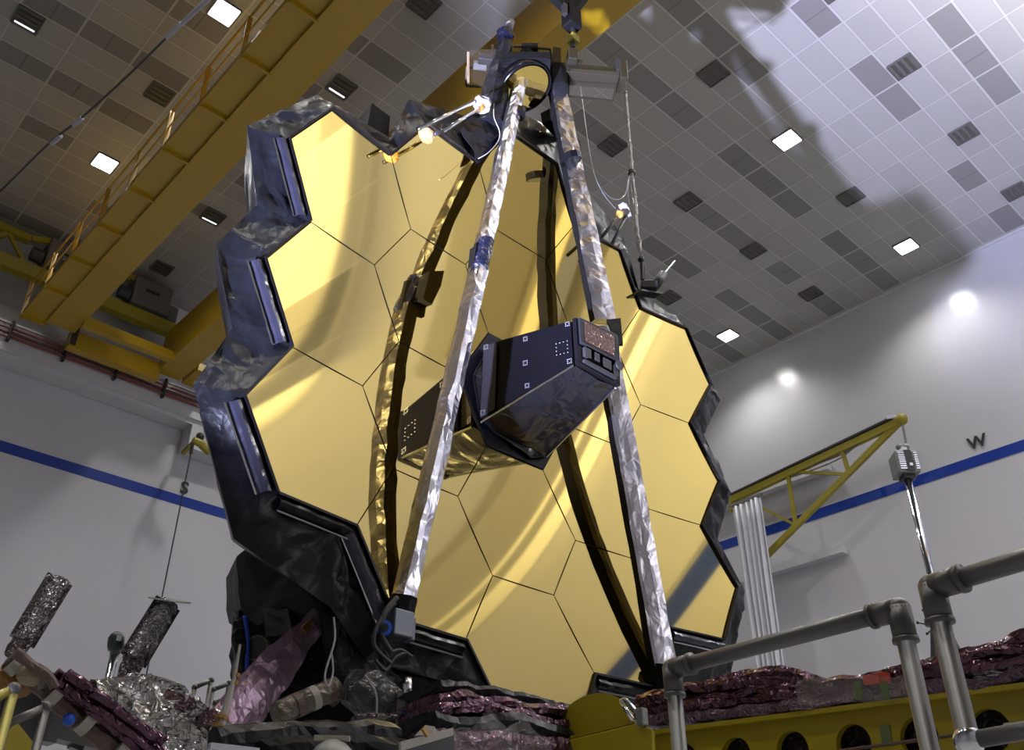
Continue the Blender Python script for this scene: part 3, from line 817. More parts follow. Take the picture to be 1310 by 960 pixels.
def crate(u0, v0, u1, v1, y, dd, m, nm, par, amp=.015, seed=1):
    a, b = ony(u0, v0, y), ony(u1, v1, y); c = (a+b)/2
    w = abs((b-a).dot(RC[0]))/2; h = abs(a.z-b.z)/2*.95
    mb = MB()
    r = RC[0]; f_ = V((.68, .73, 0))
    for (A, B, D) in ((r*w, V((0, 0, h)), f_*dd),):
        for (n1, e1, e2) in ((A, B, D), (-A, B, D), (B, A, D), (-B, A, D), (D, A, B), (-D, A, B)):
            mb.grid(lambda u, v, n1=n1, e1=e1, e2=e2: c + n1 + e1*(2*u-1) + e2*(2*v-1), 5, 5)
    mb.crumple(amp, 5, seed)
    return mb.build(nm, m, par)
sm = crate(642, 64, 702, 100, 5.5, .14, BLACK2, 'secondary_mirror_housing', T, .03)
crate(667, 57, 688, 80, 5.6, .12, BLACK2, 'sensor_cover', T)
nrm = (V((.25, -.35, -.9))).normalized()
dc = ony(672, 112, 5.62)
MB().disc(dc, nrm, .30, .03, 40).build('secondary_mirror', GOLD, sm, smooth=False)
MB().tube([dc + nrm*.03 + V((0, 0, .0)), dc - nrm*.02, dc - nrm*.14], [.33, .34, .30], 40, False).build('mirror_baffle', BLACKS, sm, smooth=True, solid=.01)
crate(690, 80, 712, 112, 5.66, .12, BLACK2, 'hinge_housing', T, .02)
MB().bar(ony(700, 148, 5.7), ony(736, 190, 5.9), .16, .16).crumple(.02, 5).build('top_closeout', BLACK2, T)
MB().bar(ony(705, 146, 5.75), ony(728, 160, 5.75), .12, .1).build('top_closeout', BLACK2, T)
MB().prism([ony(476, 132, 6.05), ony(499, 149, 6.05), ony(496, 190, 6.0), ony(486, 180, 6.0), ony(470, 160, 6.05)], (.02, .25, 0)).build('top_flap', BLACK2, T)
# film gusset between upper boom and mirror top
def gus(u, v):
    p = [ony(588, 168, 5.86), ony(622, 120, 5.9), ony(612, 206, 5.75), ony(655, 150, 5.8)]
    q = p[0].lerp(p[1], v).lerp(p[2].lerp(p[3], v), u)
    return q + noise.noise_vector(q*5)*.05
MB().grid(gus, 14, 10).build('top_gusset', BLACK, T, solid=.01)
MB().tube(curve_pts([ony(632, 132, 5.55), ony(632, 150, 5.55), ony(639, 168, 5.55), ony(637, 181, 5.55), ony(625, 195, 5.55), ony(612, 203, 5.6)]), .005, 6).build('white_lead', TAPEG, T)

# ground handling beam holding the secondary mirror, clear covers
t = thing('handling_fixture', onz(735, 92, 11.05), 'olive handling beam with clear plastic covers across the telescope top under the hoist', 'lifting fixture')
F = lambda u, v, z=11.05: onz(u, v, z)
rx = (F(800, 100) - F(726, 92)).normalized()
fw = V((rx.y, -rx.x, 0)).normalized()
MB().bar(F(716, 94), F(796, 101), .22, .16).build('main_beam', OLIVE, t, bevel=.01)
MB().bar(F(716, 88, 11.2), F(792, 95, 11.2), .05, .05).build('top_tube', GREY, t)
MB().obox(F(795, 98), rx*.05, fw*.13, V((0, 0, .16))).build('end_plate', OLIVE, t, bevel=.01)
MB().obox(F(793, 84, 11.15), rx*.05, fw*.03, V((0, 0, .1))).build('end_lug', DGREY, t)
MB().obox(F(712, 75, 11.2), rx*.045, fw*.06, V((0, 0, .14))).build('pivot_lug', OLIVE, t)
MB().obox(F(732, 74, 11.2), rx*.06, fw*.08, V((0, 0, .10))).build('shackle_block', OLIVE, t, bevel=.01)
MB().obox(F(733, 84, 11.15), rx*.10, fw*.08, V((0, 0, .03))).build('shackle_base', OLIVE, t)
def frame_box(pts, thick, par, nm='clear_cover'):
    o = MB().prism(pts, thick).build(nm, CLEAR, par)
    m_ = MB()
    for i in range(len(pts)):
        m_.bar(pts[i], pts[(i+1) % len(pts)], .02, .02)
    m_.build('cover_frame', OLIVE, o); return o
frame_box([F(727, 104, 10.95), F(788, 108, 10.95), F(784, 129, 10.75), F(727, 123, 10.75)], fw*.2, t)
frame_box([F(597, 85, 10.95), F(632, 84, 10.95), F(628, 112, 10.8), F(596, 110, 10.8)], fw*.25, t)
frame_box([F(654, 59, 11.2), F(704, 63, 11.2), F(706, 84, 11.0), F(654, 80, 11.0)], fw*-.2, t)
MB().bar(F(598, 86, 10.95), F(640, 86, 10.95), .03, .03).build('left_rail', OLIVE, t)
MB().bar(F(599, 66, 10.95), F(599, 110, 10.75), .03, .03).build('left_post', TAPED, t)
MB().bar(F(630, 58, 10.95), F(631, 86, 10.95), .025, .025).build('left_post', OLIVE, t)
MB().obox(F(622, 76, 10.95), rx*.10, fw*.05, V((0, 0, .05))).build('actuator', DGREY, t, bevel=.01)
MB().obox(F(614, 84, 10.95), rx*.08, fw*.05, V((0, 0, .025))).build('actuator', GREY, t)
MB().bar(F(640, 86, 10.95), F(720, 92, 11.0), .10, .06).build('cross_beam', OLIVE, t)

# dangling foil-sleeved chain and wires
def pz(u, v): return ony(u, v, 5.92)
cpts = [pz(800, 118), pz(802, 150), pz(806, 190), pz(808, 222), pz(812, 255), pz(814, 290), pz(820, 325)]
mb = MB(); cp = curve_pts(cpts, 10)
mb.tube(cp, [.028 + .016*abs(noise.noise(p*4)) for p in cp], 7).crumple(.014, 16, 2)
t = thing('sleeved_chain', pz(800, 118), 'crinkled white plastic sleeved chain hanging right of the telescope top', 'chain')
MB().tube([F(797, 112, 11.05), pz(800, 116)], .012, 6).build('outrigger_rod', OLIVE, bpy.data.objects['handling_fixture'])
mb.build('plastic_sleeve', mat('sleeve_film', (.45, .43, .42), .3, .2, ('crease', 18, .8, .02)), t)
MB().tube([pz(820, 325), pz(822, 338)], .012, 6).build('end_link', WIRE, t)
MB().tube([pz(822, 336), pz(822, 341), pz(824, 360)], [.03, .04, .03], 8).build('end_clamp', CABLE, t)
MB().disc(pz(808, 221), (0, 0, 1), .055, .05, 12).build('black_clip', CABLE, t)
mb = MB().tube(curve_pts([pz(736, 62), pz(745, 130), pz(757, 210), pz(770, 245), pz(788, 268)]), .006, 5).build('hanging_wire', WIRE)
single(mb, 'thin grey wire drooping from the hoist hook down past the ceiling tiles', 'wire')
mb = MB().tube(curve_pts([pz(757, 215), pz(768, 240), pz(785, 255), pz(799, 250), pz(804, 228)]), .007, 5).build('hanging_wire', WIRE)
single(mb, 'short looped grey wire tied to the black clip on the sleeved chain', 'wire')
mb = MB().tube(curve_pts([pz(805, 225), pz(803, 245), pz(805, 262)]), .007, 5).build('hanging_wire', WHITE)
single(mb, 'short white wire between the black clip and the white wrapped rods', 'wire')
# paired rods with white wrapped ends
def rods(label, lines, tip, ty, extra=None):
    t = thing('wrapped_rods', ony(*tip, ty), label, 'rods')
    for (a, b, m) in lines:
        MB().tube([ony(*a, ty), ony(*b, ty)], .022, 8).build('rod', m, t, smooth=True)
    mb = MB().ball(ony(*tip, ty), .085, 12, 8, (1.3, 1, .8)).crumple(.05, 9, 3); mb.build('white_wrap', WHITE, t)
    if extra: extra(t)
def ex(t):
    MB().tube([ony(613, 136, 5.5), ony(616, 138, 5.5)], .055, 8).build('tape_band', TAPE, t)
    mb = MB().ball(ony(545, 173, 5.6), .075, 10, 7, (1.3, 1, .9)).crumple(.03, 9, 5); mb.build('tan_wrap', mat('tan_wrap', (.28, .16, .06), .5), t)
rods('two metal rods with white wrapped ends over the mirror top left of the silver boom', [((606, 131), (535, 165), CHROME), ((612, 140), (566, 168), CHROME), ((566, 168), (556, 172), CABLE)], (618, 134), 5.5, ex)
rods('two black rods with white wrapped ends behind the right silver boom', [((798, 270), (770, 303), CABLE), ((801, 276), (783, 312), CABLE)], (799, 270), 5.6, lambda t: MB().disc(ony(793, 274, 5.55), (1, 0, 1), .05, .04, 10).build('tape_band', TAPE, t))
# alignment probe on right rim
t = thing('alignment_probe', ony(835, 375, 5.8), 'black alignment probe with a pin tip bolted to the right rim of the mirror', 'probe')
G = lambda u, v: ony(u, v, 5.8)
MB().obox(G(830, 369), RC[0]*.10, V((.35, .37, 0))*.2, V((0, 0, .055))).build('probe_base', CABLE, t, bevel=.01)
MB().obox(G(829, 363), RC[0]*.07, V((.35, .37, 0))*.1, V((0, 0, .02))).build('probe_plate', LABEL, t)
MB().bar(G(815, 374), G(842, 378), .14, .025).build('mount_plate', DGREY, t)
MB().tube([G(838, 366), G(848, 352)], [.06, .07], 12).build('probe_barrel', CABLE, t, smooth=True)
MB().tube([G(848, 352), G(863, 334)], .015, 8).build('probe_pin', CHROME, t)
MB().tube([G(822, 358), G(821, 336)], .025, 8).ball(G(820, 332), .045, 10, 6).build('cable_post', CABLE, t)

# ------------------------------------------------------------------ lower telescope body
ISO = lambda u, v, y: ony(u, v, y)
body = MB()
for lo, hi in (((3.75, 6.75, 1.6), (7.8, 8.4, 4.2)),):
    for (c, a, b) in (((0, 0, 0), 0, 0),):
        pass
def soft_box(lo, hi, m, nm, amp, freq, par=T, nn=12, seed=0):
    lo, hi = V(lo), V(hi); mb = MB(); d = hi - lo
    ex_, ey, ez = V((d.x, 0, 0)), V((0, d.y, 0)), V((0, 0, d.z))
    for (o_, a, b) in ((lo, ex_, ez), (lo+ey, ex_, ez), (lo, ey, ez), (lo+ex_, ey, ez), (lo, ex_, ey), (lo+ez, ex_, ey)):
        mb.grid(lambda u, v, o_=o_, a=a, b=b: o_ + a*u + b*v, nn, nn)
    mb.crumple(amp, freq, seed); return mb.build(nm, m, par)
soft_box((4.15, 6.85, 1.7), (7.6, 7.7, 4.3), BLACK2, 'spacecraft_body', .10, 1.4, nn=22)
# hood top-left
hp = [(303, 712), (330, 698), (395, 735), (420, 790), (395, 795), (365, 775), (330, 800), (306, 775)]
def poly_sheet(pix, y0, y1, m, nm, amp, freq, par=T, nn=14, seed=0, back=.0, umax=None):
    """fan-shaped crumpled sheet; pix polygon, y0 left depth .. y1 right depth"""
    us = [p[0] for p in pix]; ua, ub_ = min(us), max(us)
    pts = [ony(u, v, lerp(y0, y1, (u-ua)/(ub_-ua+1e-6))) for u, v in pix]
    c = sum(pts, V())/len(pts); mb = MB(); n_ = len(pts)
    for i in range(n_):
        A, B = pts[i], pts[(i+1) % n_]
        mb.grid(lambda u, v, A=A, B=B: c.lerp(A.lerp(B, u), v), 6, nn//2)
    for i, p in enumerate(mb.v):
        mb.v[i] = p + noise.noise_vector(p*freq + V((seed, 0, 0)))*amp + noise.noise_vector(p*freq*2.7 + V((seed, 0, 0)))*amp*.5
    if back:
        mb2 = MB()
        for i in range(n_):
            A, B = pts[i], pts[(i+1) % n_]
            mb2.grid(lambda u, v, A=A, B=B: A.lerp(B, u) + V((back*.35, back, 0))*v, 6, 4)
        for i, p in enumerate(mb2.v): mb2.v[i] = p + noise.noise_vector(p*freq + V((seed, 0, 0)))*amp + noise.noise_vector(p*freq*2.7 + V((seed, 0, 0)))*amp*.5
        mb.add(mb2.v, mb2.f)
    return mb.build(nm, m, par)
HOODM = mat('charcoal_fabric', (.035, .034, .032), .6, 0, ('noise', 4, .4, .04))
poly_sheet(hp, 7.0, 6.6, HOODM, 'sunshade_hood', .03, 3, back=.5)
poly_sheet([(306, 778), (345, 790), (400, 790), (420, 800), (415, 860), (380, 905), (340, 930), (318, 900), (306, 850)], 7.0, 6.7, BLACK, 'side_blanket', .05, 3.5, back=.4, seed=5)
poly_sheet([(336, 780), (368, 778), (372, 812), (340, 815)], 6.8, 6.7, mat('grey_fabric', (.09, .085, .08), .5), 'grey_patch', .02, 6, seed=2)
o = MB().disc(ony(328, 830, 6.78), (-.75, -.6, 0), .105, .03, 30).build('round_port', HOODM, T)
mb = MB()
for k in range(28):
    a = 2*math.pi*k/28; cxy = ony(328, 830, 6.75)
    e1 = V((-.6, .75, 0)).normalized(); mb.ball(cxy + (e1*math.cos(a) + V((0, 0, 1))*math.sin(a))*.092 + V((-.012, -.01, 0)), .0045, 5, 4)
mb.build('port_bolts', TAPEG, o)
MB().tube(curve_pts([ony(313, 788, 6.8), ony(317, 820, 6.8), ony(316, 850, 6.8), ony(319, 885, 6.8)]), .018, 7).build('blue_harness', BLUEC, T, smooth=True)
mb = MB().tube(curve_pts([ony(309, 790, 6.85), ony(306, 815, 6.85), ony(311, 840, 6.85), ony(316, 880, 6.85)]), [.05]*25, 8); mb.crumple(.03, 8); mb.build('harness_wrap', BLACK, T)
# pink strut panel
A = ony(407, 792, 6.5); B = ony(290, 930, 6.35)
d = (B-A).normalized(); sd = d.cross(V((0, 1, 0))).normalized()
def pk(u, v):
    p = A.lerp(B, u) + sd*(v-.5)*lerp(.16, .34, min(1, u*1.6)); h = -.05*math.sin(v*math.pi)
    return p + V((0, h, 0)) + noise.noise_vector(p*7)*.022 + noise.noise_vector(p*15)*.012
pkp = MB().grid(pk, 30, 8).build('pink_film_panel', PINK, T, solid=.012)
MB().bar(A + V((.05, .12, -.05)), B + V((.08, .12, -.05)), .25, .12).crumple(.02, 4).build('strut_core', BLACK2, T)
MB().obox(ony(396, 797, 6.40), d*.05, sd*.015, V((0, .01, 0))).build('tape_mark', TAPE, pkp)
MB().obox(ony(392, 803, 6.40), d*.04, sd*.03, V((0, .01, 0))).build('tape_mark', TAPE, pkp)
# vertical black cover strip and lower blankets
poly_sheet([(413, 700), (430, 700), (431, 778), (437, 800), (428, 835), (418, 830), (413, 780)], 6.0, 5.95, BLACK2, 'cover_strip', .02, 4, back=.1)
poly_sheet([(428, 778), (470, 800), (500, 850), (512, 870), (500, 885), (470, 870), (440, 895), (424, 870)], 6.0, 5.9, BLACK, 'corner_blanket', .05, 4, seed=3, back=.3)
poly_sheet([(436, 700), (456, 690), (492, 760), (505, 800), (500, 850), (470, 830), (436, 785)], 5.97, 5.9, BLACK, 'corner_blanket', .03, 5, seed=9, back=.2)
poly_sheet([(500, 852), (560, 870), (600, 905), (640, 900), (650, 925), (560, 920), (500, 905)], 6.0, 6.0, BLACK2, 'lower_blanket', .03, 4, seed=4)
# taped tube and grey drum under the telescope
mb = MB(); a_, b_ = ony(352, 915, 5.9), ony(432, 880, 5.8)
mb.tube([a_.lerp(b_, i/10) for i in range(11)], .078, 20).crumple(.012, 8).build('taped_duct', mat('duct_film', (.13, .115, .085), .35, .3, ('crease', 8, .6, .03)), T, smooth=True)
for k in range(3):
    c_ = a_.lerp(b_, .3+.25*k); MB().tube([c_, c_ + (b_-a_).normalized()*.05], .083, 20).build('duct_tape_band', TAPEG if k == 1 else BROWN, T)
mb = MB(); mb.tube([ony(448, 880, 5.8), ony(468, 885, 5.7), ony(488, 905, 5.6), ony(494, 925, 5.6)], [.13, .17, .17, .15], 14).crumple(.02, 6); mb.build('wrapped_actuator', mat('grey_black_film', (.04, .04, .042), .3, 0, ('crease', 9, .7, .03)), T)
MB().tube([ony(521, 868, 5.4), ony(521, 893, 5.4)], .034, 14).build('chrome_column', CHROME, T, smooth=True)
MB().obox(ony(521, 908, 5.4), V((.06, 0, 0)), V((0, .05, 0)), V((0, 0, .1))).build('column_foot', GREY, T, bevel=.01)
for pts in ([(427, 790), (428, 820), (416, 862), (420, 878), (426, 860), (424, 835)], [(467, 864), (480, 885), (482, 910), (478, 965)]):
    MB().tube(curve_pts([ony(u, v, 5.45) for u, v in pts]), .007, 6).build('white_lead', WHITE, T)

# folded layers in front of the mirror bottom (centre)
def fold_stack(name, label, layers, m, depth=.5, cat='film stack', n_=30, group=None, extra_m=None):
    c0 = layers[0][0][0]
    t = thing(name, c0, label, cat, group)
    for li, (pts, th) in enumerate(layers):
        cp = curve_pts(pts, 14)
        mb = MB()
        K = 9
        prof = [(0, -.5), (-.9, -.45), (-1, 0), (-.85, .5), (0, .45), (1.5, .4), (2.2, 0), (1.5, -.4), (.7, -.5)]
        rowsx = []
        for i, p in enumerate(cp):
            dd = (cp[min(i+1, len(cp)-1)] - cp[max(i-1, 0)]).normalized()
            sidev = dd.cross(V((0, 0, 1))).normalized()
            if sidev.dot(V((.6, .6, 0))) < 0: sidev = -sidev
            r = []
            for (a_, b_) in prof:
                q = p + sidev*(a_*depth*.3) + V((0, 0, 1))*(b_*th)
                q = q + noise.noise_vector(q*4 + V((li*3, 0, 0)))*.035 + noise.noise_vector(q*16 + V((li*3, 0, 0)))*.012
                r.append(q)
            rowsx.append(r)
        for i in range(len(rowsx)-1):
            for k in range(K):
                mb.add([rowsx[i][k], rowsx[i][(k+1) % K], rowsx[i+1][(k+1) % K], rowsx[i+1][k]], [(0, 1, 2), (0, 2, 3)])
        mb.add(rowsx[0], [tuple(range(K))]); mb.add(rowsx[-1], [tuple(range(K))[::-1]])
        mb.build('folded_layer', (extra_m or {}).get(li, m), t)
    return t
X5 = lambda u, v, y=5.05: ony(u, v, y)
fold_stack('folded_film_stack', 'dark purple folded film layers heaped under the lowest gold mirror', [
    ([X5(545, 883), X5(600, 886), X5(640, 892), X5(690, 905), X5(722, 910)], .07),
    ([X5(545, 898, 4.95), X5(600, 899, 4.95), X5(650, 905, 4.95), X5(720, 922, 4.95)], .08),
    ([X5(545, 912, 4.9), X5(600, 912, 4.9), X5(650, 918, 4.9), X5(720, 935, 4.9)], .08),
    ([X5(540, 928, 4.85), X5(600, 930, 4.85), X5(660, 932, 4.85), X5(722, 948, 4.85)], .10),
    ([X5(520, 950, 4.8), X5(600, 952, 4.8), X5(660, 954, 4.8), X5(722, 966, 4.8)], .12)], PURP, extra_m={0: BLACK, 3: BLACK})
t = thing('clear_film_wrap', X5(630, 940, 4.5), 'clear crinkled plastic film draped over the folded purple layers at bottom centre', 'plastic film')
poly_sheet([(535, 940), (600, 932), (628, 908), (650, 935), (672, 915), (690, 940), (700, 950), (706, 975), (520, 975)], 4.5, 4.5, CLEARF, 'film_sheet', .05, 5, par=t, seed=6)

# stacked layers along the right girder
XG = 6.6
R_ = lambda u, v, x=XG+.1: onx(u, v, x)
fold_stack('folded_film_pallet', 'long heap of folded dark purple film lying on the yellow girder at right', [
    ([R_(822, 925), R_(870, 922), R_(960, 915), R_(1060, 902), R_(1160, 890), R_(1250, 882), R_(1340, 862)], .09),
    ([R_(822, 918), R_(870, 910), R_(960, 900), R_(1060, 888), R_(1160, 872), R_(1250, 860), R_(1340, 842)], .08),
    ([R_(822, 908), R_(870, 898), R_(950, 890), R_(1050, 882), R_(1150, 868), R_(1250, 848), R_(1340, 828)], .07),
    ([R_(830, 900), R_(880, 888), R_(940, 880), R_(985, 872), R_(1040, 876), R_(1100, 882), R_(1180, 862), R_(1260, 842), R_(1340, 815)], .09),
    ([R_(920, 880), R_(960, 870), R_(1000, 866), R_(1040, 870), R_(1052, 878)], .09)], PURP, depth=.6, extra_m={0: mat('lilac_film', (.16, .11, .16), .25, .5, ('crease', 12, .8, .03))})
t = thing('red_tag_ribbon', R_(1115, 868), 'two red ribbon tags tied on the purple film beside the right handrail', 'tag')
MB().obox(R_(1116, 870, XG-.12), V((.02, .07, .01)), V((0, 0, .03)), V((.02, 0, 0))).crumple(.01, 20).build('ribbon', RED, t)
MB().obox(R_(1132, 867, XG-.12), V((.02, .04, .015)), V((0, 0, .035)), V((.02, 0, 0))).crumple(.01, 20).build('ribbon', RED, t)
t = thing('clear_film_wrap', R_(1080, 890, XG-.25), 'clear plastic film patch wrapped over the purple heap above the girder holes', 'plastic film')
def cw(u, v):
    p = R_(1020+150*u, lerp(903, 872, v)-10*u, XG-.22); return p + noise.noise_vector(p*8)*.03
MB().grid(cw, 20, 8).build('film_sheet', CLEARF, t)
for u in (1094, 1128): MB().obox(R_(u+4, 884, XG-.27), V((0, .025, 0)), V((.006, 0, 0)), V((0, 0, .06))).build('tape_strip', GREEN, t)

# yellow girder with round lightening holes
a0 = onx(822, 941, XG); a1 = onx(1310, 880, XG)
dirv = (a1 - a0).normalized(); a1 = a1 + dirv*.8
t = thing('handling_girder', V((XG, 3.5, 2.4)), 'yellow girder with a row of round holes under the purple film at lower right', 'girder')
L_ = (a1 - a0).length; upg = dirv.cross(V((1, 0, 0))).normalized()
if upg.z < 0: upg = -upg
Hh = .62
centres = []
for (u, v) in ((875, 980), (942, 971), (1014, 962), (1092, 952), (1176, 944), (1266, 934), (1360, 924)):
    p = onx(u, v, XG); centres.append((p - a0).dot(dirv))
zc = [(onx(1176, 944, XG) - a0).dot(upg)]*7
rH = .135
def web_mesh():
    mb = MB()
    edges = [0] + [(centres[i] + centres[i+1])/2 for i in range(6)] + [L_]
    pt = lambda s, h: a0 + dirv*s + upg*h
    NN = 32
    for i, c in enumerate(centres):
        s0, s1 = edges[i], edges[i+1]; z0, z1 = -Hh, -.005
        if s1 <= s0: continue
        hc = zc[i]; inner = []; outer = []
        for k in range(NN):
            a = 2*math.pi*(k+.5)/NN; ca, sa = math.cos(a), math.sin(a)
            inner.append((c + rH*ca, hc + rH*sa))
            tx = ((s1-c) if ca > 0 else (s0-c))/ca if abs(ca) > 1e-6 else 1e9
            tz = ((z1-hc) if sa > 0 else (z0-hc))/sa if abs(sa) > 1e-6 else 1e9
            tt = min(tx, tz); outer.append((c + tt*ca, hc + tt*sa))
        base = len(mb.v)
        mb.v += [pt(*q) for q in inner] + [pt(*q) for q in outer] + [pt(*q) + V((.06, 0, 0)) for q in inner]
        for k in range(NN):
            k2 = (k+1) % NN
            mb.f.append((base+k, base+k2, base+NN+k2, base+NN+k)); mb.f.append((base+k, base+2*NN+k, base+2*NN+k2, base+k2))
        for (s_, h_) in ((s0, z0), (s1, z0), (s1, z1), (s0, z1)):
            # corner fill
            ang = math.atan2(h_-hc, s_-c) % (2*math.pi); kk = int((ang/(2*math.pi))*NN - .5) % NN
            b2 = len(mb.v); mb.v.append(pt(s_, h_)); mb.f.append((base+NN+kk, base+NN+(kk+1) % NN, b2))
    return mb
web_mesh().build('girder_web', YEL3, t)
MB().bar(a0 + V((.06, 0, 0)), a1 + V((.06, 0, 0)), .26, .035).build('top_flange', YEL3, t)
MB().bar(a0 + V((.06, 0, 0)) - upg*Hh, a1 + V((.06, 0, 0)) - upg*Hh, .26, .035).build('bottom_flange', YEL3, t)
MB().obox(onx(1133, 940, XG-.01), dirv*.035, V((.004, 0, 0)), upg*.06).build('tape_patch', GREEN, t)
for v0 in (0,):
    MB().tube([onx(1060, 963, XG-.05), onx(1300, 930, XG-.05)], .012, 7).build('brown_hose', BROWN, t)
MB().tube([onx(1286, 932, XG-.06), onx(1340, 925, XG-.06)], .03, 9).build('taped_joint', TAPEG, t)
# dark wrapped core seen through the holes
t2 = thing('wrapped_core', V((XG+.3, 3.5, 2.4)), 'dark film wrapped bundle visible through the round holes of the yellow girder', 'bundle')
mb = MB(); mb.grid(lambda u, v: a0.lerp(a1, u) + V((.2, 0, 0)) - upg*(Hh*v*.97+.01) + noise.noise_vector(a0.lerp(a1, u)*6 - upg*v*3)*.04, 70, 10).build('film_bundle', mat('brown_dark_film', (.07, .05, .05), .3, .4, ('crease', 12, .9, .03)), t2)

# yellow rounded bracket in front of it
XB = 5.0
K_ = lambda u, v, x=XB: onx(u, v, x)
t = thing('handling_bracket', K_(770, 960), 'yellow bracket with a half round plate standing at bottom centre', 'bracket')
cen = K_(766, 948)
arc = []
e_a = (K_(812, 925) - K_(706, 950)).normalized(); e_b = V((0, 0, 1)); e_b = (e_b - e_a*e_b.dot(e_a)).normalized()
c0 = (K_(812, 930) + K_(706, 950))/2
rad = (K_(812, 930) - K_(706, 950)).length/2
for k in range(25):
    a = math.pi*k/24; arc.append(c0 + e_a*math.cos(a)*rad*1.0 + e_b*math.sin(a)*rad*.70)
MB().prism(arc + [c0 - e_a*rad - V((0, 0, .5)), c0 + e_a*rad - V((0, 0, .5))], (.05, .03, 0)).build('half_round_plate', YEL3, t)
MB().bar(K_(706, 951, XB-.03), K_(815, 924, XB-.03), .05, .02).build('plate_rib', YEL3, t)
MB().prism([K_(706, 952, XB-.1), K_(812, 926, XB-.1), K_(834, 932, XB-.1), K_(836, 990, XB-.1), K_(706, 990, XB-.1)], (.1, .06, 0)).build('bracket_body', YEL3, t, bevel=.01)
mb = MB().tube(curve_pts([K_(794, 898, 4.9), K_(800, 896, 4.9), K_(812, 908, 4.9), K_(818, 918, 4.9)]), .014, 8).tube([K_(794, 898, 4.9), K_(810, 922, 4.9)], .014, 8)
mb.build('shackle', CHROME, t, smooth=True)
MB().obox(K_(821, 918, 4.9), V((.03, 0, 0)), V((0, .03, 0)), V((0, 0, .055))).build('shackle_pin', GREY, t, bevel=.008)
MB().tube([K_(690, 945, 5.0), K_(700, 950, 5.0), K_(756, 960, 5.0), K_(780, 965, 5.0)], [.05, .045, .045, .04], 12).build('grey_roller', GREY, t, smooth=True)
# grey ground equipment boxes at the bottom
t = thing('ground_support_box', ony(545, 945, 4.2), 'grey taped equipment box at bottom edge below the mirror', 'equipment box')
Z_ = lambda u, v, y=4.2: ony(u, v, y)
MB().prism([Z_(512, 952), Z_(580, 933), Z_(582, 962), Z_(512, 985)], (.2, .3, 0)).build('box_body', DGREY, t)
MB().prism([Z_(510, 950, 4.19), Z_(577, 932, 4.19), Z_(577, 942, 4.19), Z_(510, 962, 4.19)], (0, -.02, 0)).build('pale_tape_edge', TAPEG, t)
MB().prism([Z_(530, 942), Z_(544, 928), Z_(556, 930), Z_(556, 940)], (.1, .1, 0)).build('box_lug', TAPEG, t)
MB().bar(Z_(541, 932, 4.15), Z_(547, 942, 4.15), .02, .02).build('yellow_tag', TAPE, t)
t = thing('ground_support_motor', ony(420, 950, 4.2), 'round grey motor cover at the bottom edge under the taped duct', 'motor')
MB().tube([Z_(424, 985), Z_(424, 975), Z_(424, 962), Z_(424, 953), Z_(424, 947)], [.125, .12, .10, .07, .03], 28).build('motor_cover', GREY, t, smooth=True)
MB().obox(Z_(425, 945), V((.07, -.05, 0)), V((.01, .01, 0)), V((0, 0, .012))).build('cover_plate', TAPEG, t)
t = thing('cable_tray', ony(330, 925, 4.8), 'dark tray of bundled black film and cables under the telescope body', 'cable tray')
mb = MB(); mb.tube(curve_pts([ony(275, 955, 4.9), ony(350, 945, 4.9), ony(430, 942, 4.9), ony(500, 945, 4.9)]), .09, 10).crumple(.03, 5, 2).build('black_bundle', BLACK, t)
MB().bar(ony(268, 955, 4.5), ony(330, 962, 4.5), .03, .03).build('tray_edge', CHROME, t)
mb = MB(); mb.tube(curve_pts([ony(340, 968, 4.7), ony(420, 955, 4.7), ony(520, 960, 4.7)]), .07, 10).crumple(.04, 6, 5).build('black_bundle', BLACK2, t)
MB().tube(curve_pts([ony(455, 925, 5.2), ony(500, 915, 5.2), ony(545, 925, 5.2)]), [.025]*17, 8).crumple(.03, 9, 2).build('foil_scrap', FOILD, t)

# ------------------------------------------------------------------ left foil covered pallet
YF = 6.5
L6 = lambda u, v, y=YF: ony(u, v, y)
def foil_tube(label, p, q, r, elbow, m, disc=None):
    t = thing('foil_tube', q, label, 'foil tube')
    pts = [p.lerp(q, i/16) for i in range(17)]
    mb = MB().tube(pts, [r*(1+.1*math.sin(i*2.1)) for i in range(17)], 9); mb.crumple(.016, 11, 4); mb.build('foil_sleeve', m, t, smooth=True)
    s = (q-p).cross(V((0, 1, 0))).normalized()*r*.95
    for sg in (-1, 1):
        mb = MB().bar(p + s*sg*1.05, q + s*sg*1.05, .014, .05).crumple(.006, 12); mb.build('dark_edge', FOILD, t)
    mb = MB().tube([q, q.lerp(elbow, .5) + V((0, 0, -.0)), elbow], [r*1.0, r*.95, r*.8], 9); mb.crumple(.02, 9, 2); mb.build('elbow_wrap', FOILD, t)
    if disc: 
        MB().disc(L6(217, 768), ray(217, 768).cross(L6(243, 771) - L6(190, 764)).normalized() + ray(217, 768).normalized()*.06, .15, .006, 24).build('thin_disc', WIRE, t)
    return t
foil_tube('left of the two crinkled foil tubes, rising bare at the far lower left', L6(77, 741), L6(28, 822), .064, L6(16, 842), FOILT)
foil_tube('right of the two crinkled foil tubes, topped by a thin flat disc', L6(215, 772), L6(170, 846), .078, L6(163, 866), FOILT, True)
t = thing('foil_covered_pallet', L6(230, 930), 'silver crinkled foil mound with brown patches at lower left', 'foil mound')
def patch(pix, y, m, nm, amp=.05, seed=0, par=t, back=.25):
    return poly_sheet(pix, y[0], y[1], m, nm, amp, 6, par=par, nn=16, seed=seed, back=back)
mb = patch([(112, 868), (150, 868), (170, 857), (200, 868), (232, 880), (262, 896), (290, 912), (310, 960), (220, 975), (170, 940), (130, 900)], (6.3, 5.9), FOIL, 'foil_cover', .06)
